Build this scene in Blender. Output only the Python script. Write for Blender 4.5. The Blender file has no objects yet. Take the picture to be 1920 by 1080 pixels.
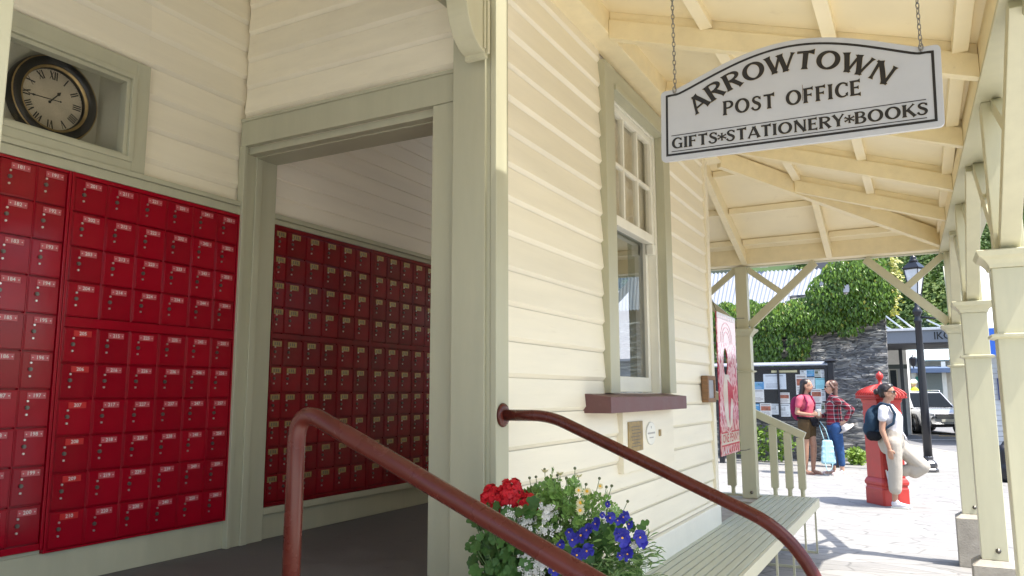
import bpy, bmesh, math, random
import numpy as np
from mathutils import Vector, Matrix, noise
R = math.radians
PI = math.pi
random.seed(7)
sc = bpy.context.scene
COL = sc.collection

# ------------------------------------------------------------------ camera, sky, sun, exposure
CAM_Z = 1.5
YAW, PITCH, ROLL, FPX = R(28.193), R(7.928), R(-0.133), 1424.2
cam_data = bpy.data.cameras.new("camera")
cam = bpy.data.objects.new("camera", cam_data)
COL.objects.link(cam)
fw = Vector((-math.sin(YAW)*math.cos(PITCH), math.cos(YAW)*math.cos(PITCH), math.sin(PITCH)))
ri = Vector((math.cos(YAW), math.sin(YAW), 0))
up = ri.cross(fw)
c_, s_ = math.cos(ROLL), math.sin(ROLL)
RI, UP = c_*ri + s_*up, -s_*ri + c_*up
cam.matrix_world = Matrix(((RI.x, UP.x, -fw.x, 0), (RI.y, UP.y, -fw.y, 0), (RI.z, UP.z, -fw.z, CAM_Z), (0, 0, 0, 1)))
cam_data.sensor_width = 36.0
cam_data.lens = 36.0*FPX/1920
cam_data.clip_start = 0.05
cam_data.clip_end = 2000
sc.camera = cam

SUN_EL, SUN_AZ = R(63), R(-9)          # azimuth measured from +X towards +Y
to_sun = Vector((math.cos(SUN_EL)*math.cos(SUN_AZ), math.cos(SUN_EL)*math.sin(SUN_AZ), math.sin(SUN_EL)))
world = bpy.data.worlds.new("World")
sc.world = world
world.use_nodes = True
wn = world.node_tree
sky = wn.nodes.new("ShaderNodeTexSky")
sky.sky_type = 'NISHITA'
sky.sun_disc = False
sky.sun_elevation = SUN_EL
sky.sun_rotation = R(90) - SUN_AZ
sky.air_density = 1.0
sky.dust_density = 2.0
sky.ozone_density = 1.0
bg = wn.nodes["Background"]
wn.links.new(sky.outputs[0], bg.inputs[0])
bg.inputs[1].default_value = 0.15
sun_d = bpy.data.lights.new("sun", 'SUN')
sun_d.energy = 3.2
sun_d.angle = R(0.53)
sun_d.color = (1.0, 0.95, 0.87)
sun = bpy.data.objects.new("sun", sun_d)
sun.rotation_euler = to_sun.to_track_quat('Z', 'Y').to_euler()
COL.objects.link(sun)
sc.view_settings.view_transform = 'Standard'
sc.view_settings.look = 'None'
sc.view_settings.gamma = 1
sc.view_settings.exposure = 1.45
sc.render.engine = 'CYCLES'
sc.cycles.max_bounces = 12
sc.cycles.diffuse_bounces = 8
sc.cycles.glossy_bounces = 4
sc.cycles.transmission_bounces = 6
sc.cycles.caustics_reflective = False
sc.cycles.caustics_refractive = False

# pixel of the 1920 x 1080 photograph -> point on a world plane (used to measure real positions)
def ray(px, py):
    return RI*((px-960)/FPX) + UP*((540-py)/FPX) + fw
def at_x(px, py, X):
    d = ray(px, py); return Vector((0, 0, CAM_Z)) + d*(X/d.x)
def at_y(px, py, Y):
    d = ray(px, py); return Vector((0, 0, CAM_Z)) + d*(Y/d.y)
def at_z(px, py, z):
    d = ray(px, py); return Vector((0, 0, CAM_Z)) + d*((z-CAM_Z)/d.z)

# ------------------------------------------------------------------ materials
def newmat(name):
    m = bpy.data.materials.new(name)
    m.use_nodes = True
    nt = m.node_tree
    return m, nt, nt.nodes["Principled BSDF"]

def N(nt, typ, **kw):
    n = nt.nodes.new(typ)
    for k, v in kw.items():
        setattr(n, k, v)
    return n

def ramp(nt, fac, stops, interp='LINEAR'):
    r = nt.nodes.new("ShaderNodeValToRGB")
    r.color_ramp.interpolation = interp
    e = r.color_ramp.elements
    while len(e) < len(stops):
        e.new(0.5)
    for i, (p, c) in enumerate(stops):
        e[i].position = p
        e[i].color = (c[0], c[1], c[2], 1) if len(c) == 3 else c
    nt.links.new(fac, r.inputs[0])
    return r.outputs[0]

def coords(nt, scale=(1, 1, 1), kind='Object'):
    tc = nt.nodes.new("ShaderNodeTexCoord")
    mp = nt.nodes.new("ShaderNodeMapping")
    mp.inputs['Scale'].default_value = scale
    nt.links.new(tc.outputs[kind], mp.inputs[0])
    return mp.outputs[0]

def noise_t(nt, vec, scale, detail=4, rough=.55):
    n = nt.nodes.new("ShaderNodeTexNoise")
    n.inputs['Scale'].default_value = scale
    n.inputs['Detail'].default_value = detail
    n.inputs['Roughness'].default_value = rough
    nt.links.new(vec, n.inputs['Vector'])
    return n.outputs['Fac']

def mixc(nt, fac, a, b, mode='MIX'):
    m = nt.nodes.new("ShaderNodeMix")
    m.data_type = 'RGBA'
    m.blend_type = mode
    for sock, v in ((m.inputs[0], fac), (m.inputs[6], a), (m.inputs[7], b)):
        if hasattr(v, 'is_linked'):
            nt.links.new(v, sock)
        elif isinstance(v, (int, float)):
            sock.default_value = v
        else:
            sock.default_value = (v[0], v[1], v[2], 1)
    return m.outputs[2]

def bump(nt, bs, h, strength=.2, dist=.01):
    b = nt.nodes.new("ShaderNodeBump")
    b.inputs['Strength'].default_value = strength
    b.inputs['Distance'].default_value = dist
    nt.links.new(h, b.inputs['Height'])
    nt.links.new(b.outputs[0], bs.inputs['Normal'])

def paint(name, col, rough=.45, var=.10, stretch=(1, 1, 1), scale=6, bumps=.12, fine=60, dirt=None, dirt_amt=.0, spec=.5, island=0, objvar=0):
    m, nt, bs = newmat(name)
    v = coords(nt, stretch)
    n1 = noise_t(nt, v, scale, 5)
    lo = [c*(1-var) for c in col]
    hi = [min(1, c*(1+var*.7)) for c in col]
    c = ramp(nt, n1, [(.3, lo), (.7, hi)])
    if dirt:
        n3 = noise_t(nt, v, scale*2.7, 8, .7)
        f = ramp(nt, n3, [(.60, (0, 0, 0)), (.78, (dirt_amt,)*3)])
        c = mixc(nt, f, c, dirt)
    if island or objvar:
        g = nt.nodes.new('ShaderNodeNewGeometry' if island else 'ShaderNodeObjectInfo')
        a = 1-(island or objvar)
        c = mixc(nt, 1, c, ramp(nt, g.outputs['Random Per Island' if island else 'Random'], [(0, (a, a, a)), (1, (1, 1, 1))]), 'MULTIPLY')
    nt.links.new(c, bs.inputs['Base Color'])
    n2 = noise_t(nt, v, fine, 4)
    rr = ramp(nt, n1, [(.3, (rough*.85,)*3), (.7, (min(1, rough*1.2),)*3)])
    nt.links.new(rr, bs.inputs['Roughness'])
    bs.inputs['Specular IOR Level'].default_value = spec
    if bumps:
        bump(nt, bs, n2, bumps, .004)
    return m

def flat(name, col, rough=.5, metal=0, spec=.5):
    m, nt, bs = newmat(name)
    v = coords(nt)
    n = noise_t(nt, v, 25, 3)
    c = ramp(nt, n, [(.3, [x*.93 for x in col]), (.7, [min(1, x*1.05) for x in col])])
    nt.links.new(c, bs.inputs['Base Color'])
    bs.inputs['Roughness'].default_value = rough
    bs.inputs['Metallic'].default_value = metal
    bs.inputs['Specular IOR Level'].default_value = spec
    return m

def glass(name, tint=(.9, .95, .95), ior=1.5):
    # a single thin sheet: reflects by Fresnel, lets the rest straight through
    m, nt, bs = newmat(name)
    out = nt.nodes["Material Output"]
    tr = nt.nodes.new("ShaderNodeBsdfTransparent")
    tr.inputs[0].default_value = (*tint, 1)
    gl = nt.nodes.new("ShaderNodeBsdfGlossy")
    gl.inputs['Roughness'].default_value = .01
    fr = nt.nodes.new("ShaderNodeFresnel")
    fr.inputs[0].default_value = ior
    mx = nt.nodes.new("ShaderNodeMixShader")
    gm = nt.nodes.new('ShaderNodeNewGeometry')
    sb = nt.nodes.new('ShaderNodeMath'); sb.operation = 'SUBTRACT'; sb.inputs[0].default_value = 1.0
    nt.links.new(gm.outputs['Backfacing'], sb.inputs[1])
    ml = nt.nodes.new('ShaderNodeMath'); ml.operation = 'MULTIPLY'
    nt.links.new(fr.outputs[0], ml.inputs[0]); nt.links.new(sb.outputs[0], ml.inputs[1])
    nt.links.new(ml.outputs[0], mx.inputs[0])
    nt.links.new(tr.outputs[0], mx.inputs[1])
    nt.links.new(gl.outputs[0], mx.inputs[2])
    nt.links.new(mx.outputs[0], out.inputs[0])
    return m

def foliage(name, c1, c2, rough=.5, sc_=3.0, trans=.25):
    m, nt, bs = newmat(name)
    v = coords(nt)
    n = noise_t(nt, v, sc_, 3)
    oi = nt.nodes.new("ShaderNodeNewGeometry")
    rnd = oi.outputs['Random Per Island']
    mth = nt.nodes.new("ShaderNodeMath"); mth.operation = 'ADD'
    m2 = nt.nodes.new("ShaderNodeMath"); m2.operation = 'MULTIPLY'; m2.inputs[1].default_value = .6
    nt.links.new(rnd, m2.inputs[0])
    m3 = nt.nodes.new("ShaderNodeMath"); m3.operation = 'MULTIPLY'; m3.inputs[1].default_value = .5
    nt.links.new(n, m3.inputs[0])
    nt.links.new(m2.outputs[0], mth.inputs[0]); nt.links.new(m3.outputs[0], mth.inputs[1])
    c = ramp(nt, mth.outputs[0], [(.15, c1), (.85, c2)])
    nt.links.new(c, bs.inputs['Base Color'])
    bs.inputs['Roughness'].default_value = rough
    if trans:
        out = nt.nodes["Material Output"]
        tl = nt.nodes.new("ShaderNodeBsdfTranslucent")
        nt.links.new(c, tl.inputs[0])
        mx = nt.nodes.new("ShaderNodeMixShader"); mx.inputs[0].default_value = trans
        nt.links.new(bs.outputs[0], mx.inputs[1]); nt.links.new(tl.outputs[0], mx.inputs[2])
        nt.links.new(mx.outputs[0], out.inputs[0])
    return m

CREAM = (.84, .78, .62)
M = {}
M['cream'] = paint('cream_paint', CREAM, .42, .05, (1, .35, 4), 4, .14, 40, (.55, .47, .33), .3, island=.07)
M['cream_y'] = paint('cream_ceiling_paint', (.84, .75, .53), .5, .05, (1, 1, 1), 3, .12, 40, (.58, .48, .30), .4)
M['beam'] = paint('cream_beam_paint', (.81, .71, .47), .45, .06, (3, 3, 3), 4, .14, 40, (.5, .42, .26), .45)
M['sage'] = paint('sage_trim_paint', (.44, .43, .31), .42, .06, (4, 4, .6), 3, .10, 50, (.36, .36, .25), .3)
M['post'] = paint('pale_sage_post_paint', (.53, .51, .36), .42, .06, (4, 4, .6), 3, .12, 50, (.42, .40, .27), .3)
M['white'] = paint('white_paint', (.80, .78, .68), .4, .05, (1, 1, 1), 6, .08, 50)
M['lining'] = paint('lobby_lining_paint', (.86, .80, .68), .5, .05, (1, .3, 3), 4, .05)
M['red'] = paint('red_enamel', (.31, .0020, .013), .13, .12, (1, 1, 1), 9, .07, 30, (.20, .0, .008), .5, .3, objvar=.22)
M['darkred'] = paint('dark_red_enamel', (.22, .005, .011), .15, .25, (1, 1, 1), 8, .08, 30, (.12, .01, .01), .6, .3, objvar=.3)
M['plate'] = flat('number_plate_pink', (.46, .085, .10), .35)
M['plate_red'] = flat('number_plate_red', (.48, .015, .015), .3)
M['ink_white'] = flat('white_lettering', (.72, .68, .66), .5)
M['brass'] = paint('aged_brass', (.42, .30, .13), .38, .3, (1, 1, 1), 30, .1); M['brass'].node_tree.nodes["Principled BSDF"].inputs['Metallic'].default_value = .7
M['steel'] = flat('screw_steel', (.70, .69, .66), .3, .9)
M['lock'] = flat('lock_metal', (.16, .15, .13), .35, .8)
M['black'] = flat('black_paint', (.012, .012, .014), .4)
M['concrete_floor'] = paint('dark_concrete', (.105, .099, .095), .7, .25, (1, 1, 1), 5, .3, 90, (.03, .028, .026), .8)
M['concrete'] = paint('rough_concrete', (.36, .33, .28), .9, .2, (1, 1, 1), 9, .8, 70, (.12, .11, .09), .8)
M['rail'] = paint('oxide_red_pipe_paint', (.092, .018, .012), .26, .12, (1, 1, 1), 14, .06, 45, (.05, .012, .010), .8, .35)
M['sill'] = paint('purple_brown_sill_paint', (.13, .056, .056), .45, .15, (1, 1, 1), 7, .1, 60, (.25, .15, .14), .4)
M['glass'] = glass('window_glass', (.95, .95, .94))
M['sign'] = paint('sign_white', (.50, .51, .535), .35, .05, (1, 1, 1), 5, .03, 60, (.45, .45, .45), .3)
M['sign_ink'] = flat('sign_black_lettering', (.012, .010, .010), .4)
M['gold'] = flat('sign_gold_edge', (.45, .32, .13), .45)
M['chain'] = flat('galvanised_chain', (.30, .29, .27), .45, .8)
M['slat'] = paint('bench_green_grey_paint', (.44, .45, .33), .4, .10, (4, .5, 4), 4, .15, 50, (.30, .30, .22), .5)

# ------------------------------------------------------------------ mesh builder
OFF = {}
class MB:
    def __init__(s):
        s.v, s.f, s.m, s.sm = [], [], [], []
    def add(s, vs, fs, mi=0, smooth=False):
        o = len(s.v)
        s.v += [tuple(p) for p in vs]
        s.f += [tuple(i+o for i in f) for f in fs]
        s.m += [mi]*len(fs)
        s.sm += [smooth]*len(fs)
        return s
    def box(s, x0, x1, y0, y1, z0, z1, mi=0):
        x0, x1 = min(x0, x1), max(x0, x1); y0, y1 = min(y0, y1), max(y0, y1); z0, z1 = min(z0, z1), max(z0, z1)
        vs = [(x, y, z) for z in (z0, z1) for y in (y0, y1) for x in (x0, x1)]
        return s.add(vs, [(0, 2, 3, 1), (4, 5, 7, 6), (0, 1, 5, 4), (2, 6, 7, 3), (0, 4, 6, 2), (1, 3, 7, 5)], mi)
    def obox(s, c, ax, ay, az, mi=0):       # oriented box from centre and half-axis vectors
        c, ax, ay, az = map(Vector, (c, ax, ay, az))
        vs = [c + ax*i + ay*j + az*k for k in (-1, 1) for j in (-1, 1) for i in (-1, 1)]
        return s.add(vs, [(0, 2, 3, 1), (4, 5, 7, 6), (0, 1, 5, 4), (2, 6, 7, 3), (0, 4, 6, 2), (1, 3, 7, 5)], mi)
    def beam(s, p, q, w, h, upv=(0, 0, 1), mi=0):
        p, q = Vector(p), Vector(q)
        d = (q-p); L = d.length; d.normalize()
        side = d.cross(Vector(upv)).normalized()
        u = side.cross(d)
        return s.obox((p+q)/2, d*L/2, side*w/2, u*h/2, mi)
    def prism(s, pts, fn, a, b, mi=0):      # pts: 2-D outline; fn(u, v, t) -> xyz
        n = len(pts)
        vs = [fn(u, v, a) for u, v in pts] + [fn(u, v, b) for u, v in pts]
        fs = [tuple(range(n))[::-1], tuple(range(n, 2*n))]
        fs += [(i, (i+1) % n, n+(i+1) % n, n+i) for i in range(n)]
        return s.add(vs, fs, mi)
    def tube(s, path, r, n=10, mi=0, closed=False, caps=True):
        P = [Vector(p) for p in path]
        rr = r if isinstance(r, (list, tuple)) else [r]*len(P)
        vs, fs = [], []
        prev = None
        K = len(P)
        for i, p in enumerate(P):
            if closed:
                t = P[(i+1) % K] - P[i-1]
            else:
                t = P[min(i+1, K-1)] - P[max(i-1, 0)]
            t.normalize()
            if prev is None:
                a = Vector((0, 0, 1)) if abs(t.z) < .9 else Vector((1, 0, 0))
                u = t.cross(a).normalized()
            else:
                u = (prev - t*prev.dot(t)).normalized()
            prev = u
            w = t.cross(u)
            for k in range(n):
                a = 2*PI*k/n
                vs.append(p + (u*math.cos(a) + w*math.sin(a))*rr[i])
        for i in range(K if closed else K-1):
            j = (i+1) % K
            for k in range(n):
                fs.append((i*n+k, i*n+(k+1) % n, j*n+(k+1) % n, j*n+k))
        if caps and not closed:
            fs.append(tuple(range(n))[::-1]); fs.append(tuple(range((K-1)*n, K*n)))
        return s.add(vs, fs, mi, True)
    def lathe(s, prof, c=(0, 0, 0), n=20, mi=0, smooth=True, rot=0, sq=False):
        c = Vector(c); vs, fs = [], []
        for r, z in prof:
            for k in range(n):
                a = 2*PI*k/n + rot
                vs.append((c.x + r*math.cos(a), c.y + r*math.sin(a), c.z + z))
        K = len(prof)
        for i in range(K-1):
            for k in range(n):
                fs.append((i*n+k, i*n+(k+1) % n, (i+1)*n+(k+1) % n, (i+1)*n+k))
        fs.append(tuple(range(n))[::-1]); fs.append(tuple(range((K-1)*n, K*n)))
        return s.add(vs, fs, mi, smooth)
    def ball(s, c, r, mi=0, n=12, m=8, rot=None):
        c = Vector(c); r = (r, r, r) if isinstance(r, (int, float)) else r
        vs, fs = [], []
        for i in range(m+1):
            t = PI*i/m
            for k in range(n):
                a = 2*PI*k/n
                p = Vector((r[0]*math.sin(t)*math.cos(a), r[1]*math.sin(t)*math.sin(a), r[2]*math.cos(t)))
                if rot: p = rot @ p
                vs.append(c+p)
        for i in range(m):
            for k in range(n):
                fs.append((i*n+k, (i+1)*n+k, (i+1)*n+(k+1) % n, i*n+(k+1) % n))
        return s.add(vs, fs, mi, True)
    def disc(s, c, nrm, r, n=16, mi=0, thick=.002, rx=None, upv=(0, 0, 1)):
        nrm = Vector(nrm).normalized(); upv = Vector(upv)
        if abs(nrm.dot(upv)) > .95: upv = Vector((1, 0, 0))
        a = upv.cross(nrm).normalized(); b = nrm.cross(a)
        c = Vector(c); rx = rx or r
        pts = [(math.cos(2*PI*k/n)*rx, math.sin(2*PI*k/n)*r) for k in range(n)]
        return s.prism(pts, lambda u, v, t: c + a*u + b*v + nrm*t, 0, thick, mi)
    def build(s, name, mat, parent=None, local=False, bevel=0, smooth=None):
        me = bpy.data.meshes.new(name)
        if parent is not None and not local:
            o = OFF.get(parent.name, Vector((0, 0, 0)))
            vs = [(p[0]-o.x, p[1]-o.y, p[2]-o.z) for p in s.v]
        else:
            o = Vector((0, 0, 0)); vs = s.v
        me.from_pydata(vs, [], s.f)
        for mm in (mat if isinstance(mat, (list, tuple)) else [mat]):
            me.materials.append(mm)
        me.polygons.foreach_set('material_index', s.m)
        me.polygons.foreach_set('use_smooth', s.sm if smooth is None else [smooth]*len(s.f))
        me.update()
        ob = bpy.data.objects.new(name, me)
        COL.objects.link(ob)
        if parent is not None:
            ob.parent = parent
            OFF[ob.name] = o
        if bevel:
            b = ob.modifiers.new('bevel', 'BEVEL')
            b.width = bevel; b.segments = 2; b.limit_method = 'ANGLE'; b.angle_limit = R(40)
        return ob

def tag(o, label=None, cat=None, group=None, kind=None):
    if label: o['label'] = label
    if cat: o['category'] = cat
    if group: o['group'] = group
    if kind: o['kind'] = kind
    return o

def thing(name, label, cat, loc=(0, 0, 0), group=None, rotz=0):
    o = bpy.data.objects.new(name, None)
    COL.objects.link(o)
    o.empty_display_size = .1
    o.location = loc
    o.rotation_euler = (0, 0, rotz)
    OFF[o.name] = Vector(loc)
    return tag(o, label, cat, group)

def copy_tree(o, parent=None):
    c = o.copy()
    COL.objects.link(c)
    c.parent = parent
    for ch in [x for x in bpy.data.objects if x.parent == o]:
        copy_tree(ch, c)
    return c
# ------------------------------------------------------------------ ground, pavement, road
XW = -1.46                                    # face plane of the window wall
def stone_paving():
    m, nt, bs = newmat('schist_paving')
    v = coords(nt, (.8, 2.3, 1))
    vo = nt.nodes.new("ShaderNodeTexVoronoi"); vo.feature = 'DISTANCE_TO_EDGE'; vo.inputs['Scale'].default_value = 2.6
    vc = nt.nodes.new("ShaderNodeTexVoronoi"); vc.inputs['Scale'].default_value = 2.6
    nn = nt.nodes.new("ShaderNodeTexNoise"); nn.inputs['Scale'].default_value = 3.0
    nt.links.new(v, nn.inputs['Vector'])
    mx = mixc(nt, .12, v, nn.outputs['Color'])
    nt.links.new(mx, vo.inputs['Vector']); nt.links.new(mx, vc.inputs['Vector'])
    n1 = noise_t(nt, v, 7, 8, .7)
    base = ramp(nt, vc.outputs['Color'], [(.1, (.24, .235, .225)), (.9, (.35, .34, .32))])
    c = mixc(nt, .32, base, ramp(nt, n1, [(.3, (.19, .185, .18)), (.7, (.36, .35, .33))]))
    joint = ramp(nt, vo.outputs['Distance'], [(.0, (.50, .50, .50)), (.04, (1, 1, 1))])
    c = mixc(nt, .75, c, joint, 'MULTIPLY')
    nt.links.new(c, bs.inputs['Base Color'])
    bs.inputs['Roughness'].default_value = .75
    hh = mixc(nt, .5, joint, n1)
    bump(nt, bs, hh, .6, .02)
    return m
M['paving'] = stone_paving()
M['asphalt'] = paint('asphalt', (.20, .20, .205), .85, .2, (1, 1, 1), 2, .5, 120, (.08, .08, .08), .6)
ROAD_Z = -.12
MB().box(-300, 300, -60, 300, -1.2, ROAD_Z).build('road', M['asphalt'])
tag(bpy.data.objects['road'], 'grey asphalt road surface beyond the kerb', None, None, 'structure')
kerb = [(4.2, -12), (4.2, 7.0), (1.5, 11.0), (1.35, 15), (1.15, 19), (.55, 22.5), (-.6, 25.6), (-2.2, 27.2), (-6, 28.2), (-16, 28.6), (-16, -12)]
fz = lambda u, v, t: (u, v, t)
MB().prism(kerb, fz, -.6, 0).build('pavement', M['paving'])
tag(bpy.data.objects['pavement'], 'pale schist stone pavement in bright sunlight', None, None, 'structure')
tag(MB().box(-1.43, 4.1, -9, 4.6, .004, .012).build('bounce_apron', paint('pale_concrete', (.60, .58, .53), .8, .1, (1, 1, 1), 3, .3, 60)), 'unseen pale concrete apron added to bounce light into the porch', None, None, 'structure')  # out-of-view pale slab, added to reflect daylight into the porch
kb = MB()
for (a, b) in zip(kerb[:-2], kerb[1:-1]):
    d = (Vector((*b, 0))-Vector((*a, 0))).normalized(); n_ = Vector((d.y, -d.x, 0))*.075
    kb.obox((Vector((*a, 0))+Vector((*b, 0)))/2 + n_ + Vector((0, 0, -.15)), (Vector((*b, 0))-Vector((*a, 0)))/2, n_, (0, 0, .154))
tag(kb.build('kerb', M['concrete']), 'concrete kerb along the pavement edge', None, None, 'structure')
lm = MB()
lz = ROAD_Z+.004
for px, py in ((1763, 812), (1792, 818), (1712, 806)):
    p = at_z(px, py, ROAD_Z); lm.box(p.x-.55, p.x+.35, p.y-.12, p.y+.12, lz, lz+.003, 0)
p = at_z(1705, 825, ROAD_Z); q = at_z(1800, 823, ROAD_Z)
lm.beam((p.x, p.y, lz+.001), (q.x+3, q.y+2, lz+.001), .16, .004, mi=1)
tag(lm.build('road_marking', [flat('yellow_marking', (.75, .52, .12), .7), flat('white_marking', (.75, .75, .73), .7)]), 'yellow dashes and white line on the road', None, None, 'structure')

# ------------------------------------------------------------------ post office building
PO = thing('post_office_building', 'cream weatherboard post office with recessed porch, sage trim and sash window', 'building', (-2.5, 3.5, 0))
PITCH_B, Z_B = .1465, 2.589
def boards(mb, fn, a0, a1, z0, z1, pitch=PITCH_B, zref=Z_B, back=.0, seed=0):
    """weatherboards: fn(a, offset, z) -> xyz; the face of every board leans out towards its lower edge, which is chamfered"""
    rnd = random.Random(seed)
    k0 = math.floor((z0-zref)/pitch)
    z = zref + k0*pitch
    while z < z1 - 1e-4:
        b, t = max(z, z0), min(z+pitch, z1)
        j = rnd.uniform(-.0015, .0015)
        prof = []
        cz = z + .021
        if b < cz:
            prof.append((.002 + .017*(b-z)/.021, b)); prof.append((.019+j, min(cz, t)))
        else:
            prof.append((.019+j - .012*(b-cz)/(pitch-.021), b))
        if t > cz:
            prof.append((.019+j - .012*(t-cz)/(pitch-.021), t))
        na = max(1, int((a1-a0)/.4))
        vs, fs = [], []
        for i in range(na+1):
            a = a0 + (a1-a0)*i/na
            w = rnd.uniform(-.0006, .0006) if 0 < i < na else 0
            for (o, zz) in prof:
                vs.append(fn(a, o, zz + (w if zz == cz else 0)))
        L = len(prof)
        for i in range(na):
            for q in range(L-1):
                fs.append((i*L+q, (i+1)*L+q, (i+1)*L+q+1, i*L+q+1))
        for e, rev in ((0, False), (na, True)):          # end caps
            o = len(vs)
            vs += [fn(a0 if e == 0 else a1, -.01, prof[-1][1]), fn(a0 if e == 0 else a1, -.01, prof[0][1])]
            ids = [e*L+q for q in range(L)] + [o, o+1]
            fs.append(tuple(ids if rev else ids[::-1]))
        mb.add(vs, fs)
        z += pitch
WIN_Y0, WIN_Y1, WIN_Z0, WIN_Z1 = 3.90, 4.83, 1.50, 3.23
CO0, CO1 = 3.765, 4.965                        # outer edges of the window casing
YC = 6.09                                       # far corner of the building
# window wall: boards
mb = MB()
fx = lambda a, o, z: (XW-.02+o, a, z)
boards(mb, fx, 2.668, CO0, 1.50, 3.47, seed=1)
boards(mb, fx, CO1, YC-.06, 1.50, 3.47, seed=2)
boards(mb, fx, 2.668, YC-.06, .66, 1.50, seed=3)
mb.build('weatherboard_cladding', M['cream'], PO)
# wall core with a hole for the window
mb = MB()
xi, xo = -1.62, XW-.03
mb.box(xi, xo, 2.64, CO0+.05, .0, 3.75); mb.box(xi, xo, CO1-.05, YC, .0, 3.75)
mb.box(xi, xo, CO0+.05, CO1-.05, .0, 1.44); mb.box(xi, xo, CO0+.05, CO1-.05, 3.30, 3.75)
mb.box(-7, -2.90, YC-.16, YC, 0, 3.75); mb.box(-1.70, xi-.002, YC-.16, YC, 0, 3.75); mb.box(-2.90, -1.70, YC-.16, YC, 0, 1.2); mb.box(-2.90, -1.70, YC-.16, YC, 3.3, 3.75)  # far end wall; its unseen window opening is added to light the lobby
mb.build('wall', M['lining'], PO)
# baseboard and plinth
mb = MB()
mb.box(XW-.03, XW+.022, 2.668, YC+.01, .50, .655)
mb.build('baseboard', M['white'], PO, bevel=.004)
mb = MB()
mb.box(XW-.03, XW+.03, 2.668, YC+.02, .0, .498)
mb.box(-7, XW+.03, YC+.021, YC+.05, .0, .498)
mb.build('plinth', paint('grey_plinth_paint', (.48, .48, .47), .7, .15, (1, 1, 1), 5, .4, 60, (.3, .3, .3), .6), PO)
# corner boards
mb = MB()
mb.box(XW-.015, XW+.012, 2.570, 2.672, .66, 3.47)
mb.build('corner_board', M['sage'], PO, bevel=.003)
mb = MB()
mb.box(XW-.03, XW+.012, YC-.07, YC+.015, .656, 3.47)
mb.box(-7, -2.90, YC, YC+.015, .5, 3.47); mb.box(-1.70, XW-.03, YC, YC+.015, .5, 3.47)
mb.build('corner_board', M['cream'], PO, bevel=.003)
# porch post (end of the window wall) with inset strip
mb = MB()
mb.box(-1.650, XW-.017, 2.575, 2.63, .785, 3.4)
mb.box(-1.652, -1.497, 2.562, 2.577, .785, 3.4)
mb.build('porch_post', M['sage'], PO, bevel=.003)
# opposite porch post and lintel above the opening
mb = MB()
mb.box(-1.65, XW, .52, .742, .785, 3.4)
mb.build('porch_post', M['post'], PO, bevel=.003)
mb = MB()
mb.box(-1.65, XW-.02, .40, 2.562, 3.10, 3.75)
mb.build('lintel', M['sage'], PO)
# curved bracket under the lintel
mb = MB()
prof = [(2.530, 2.845), (2.530, 3.10), (2.36, 3.10)]
for i in range(13):
    t = i/12
    a = t*PI/2
    prof.append((2.36+.145*(1-math.cos(a)), 3.08-.215*math.sin(a)))
prof.append((2.505, 2.845))
mb.prism(prof, lambda u, v, t: (t, u, v), -1.560, XW-.005)
mb.box(XW-.004, XW+.008, 2.510, 2.528, 2.862, 3.09); mb.box(XW-.004, XW+.004, 2.490, 2.503, 2.875, 3.09)
mb.build('bracket', M['post'], PO, bevel=.003)
# doorway wall (across the porch): boards above the header, header, casings, soffit
YP = 2.63
mb = MB()
fy = lambda a, o, z: (-a, YP+.012-o, z)
boards(mb, fy, 1.69, 2.945, 2.875, 3.75, zref=2.895, seed=5)
mb.build('weatherboard_cladding', M['cream'], PO)
mb = MB()
mb.box(-2.96, -1.62, YP+.014, YP+.20, 2.72, 3.75)
mb.box(-1.78, -1.62, YP+.014, YP+.20, .785, 2.72)
mb.build('wall', M['lining'], PO)
mb = MB()
mb.box(-2.945, -1.652, YP-.022, YP+.012, 2.735, 2.872)
mb.box(-2.945, -1.652, YP-.030, YP-.022, 2.860, 2.876)
mb.box(-2.925, -1.782, YP+.06, YP+.205, 2.695, 2.719); mb.box(-2.925, -1.782, YP+.0125, YP+.0595, 2.700, 2.7345)
mb.build('door_header', M['sage'], PO, bevel=.002)
mb = MB()
mb.box(-1.785, -1.653, YP-.020, YP+.012, .785, 2.733)
mb.build('door_casing', M['sage'], PO, bevel=.002)
mb = MB()
mb.box(-2.956, -2.925, YP-.0, YP+.208, .785, 2.735)
mb.box(-2.956, -2.915, YP-.02, YP+.0, .785, 2.735)
mb.box(-2.924, -2.914, YP+.06, YP+.10, .785, 2.694)
mb.build('door_jamb', M['sage'], PO, bevel=.002)
# mailbox wall of the porch: boards, trim, base
XM = -2.96
mb = MB()
fm = lambda a, o, z: (XM-.018+o, a, z)
boards(mb, fm, 2.085, 2.66, 2.45, 3.75, zref=2.52, seed=8)
boards(mb, fm, .4, 2.085, 2.945, 3.75, zref=2.52, seed=9)
boards(mb, fm, .4, 1.30, 2.45, 2.945, zref=2.52, seed=10)
mb.build('weatherboard_cladding', M['cream'], PO)
mb = MB()
mb.box(-3.35, XM-.02, -.3, 1.30, 0, 3.75); mb.box(-3.35, XM-.02, 1.995, 6.0, 0, 3.75)
mb.box(-3.35, XM-.02, 1.30, 1.995, 0, 2.49); mb.box(-3.35, XM-.02, 1.30, 1.995, 2.925, 3.75)
mb.build('wall', M['lining'], PO)
mb = MB()                                      # clock case lining
mb.box(-3.16, -3.155, 1.30, 1.994, 2.491, 2.924); mb.box(-3.154, XM-.035, 1.985, 1.9945, 2.50, 2.915); mb.box(-3.154, XM-.035, 1.30, 1.9945, 2.9155, 2.9245); mb.box(-3.154, XM-.035, 1.30, 1.9945, 2.4905, 2.4995)
mb.build('clock_niche', paint('niche_grey', (.60, .58, .45), .6, .08), PO)
mb = MB()                                      # niche frame: outer casing and inner mouldings
y0, y1, z0, z1 = 1.30, 2.08, 2.45, 2.945
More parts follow.
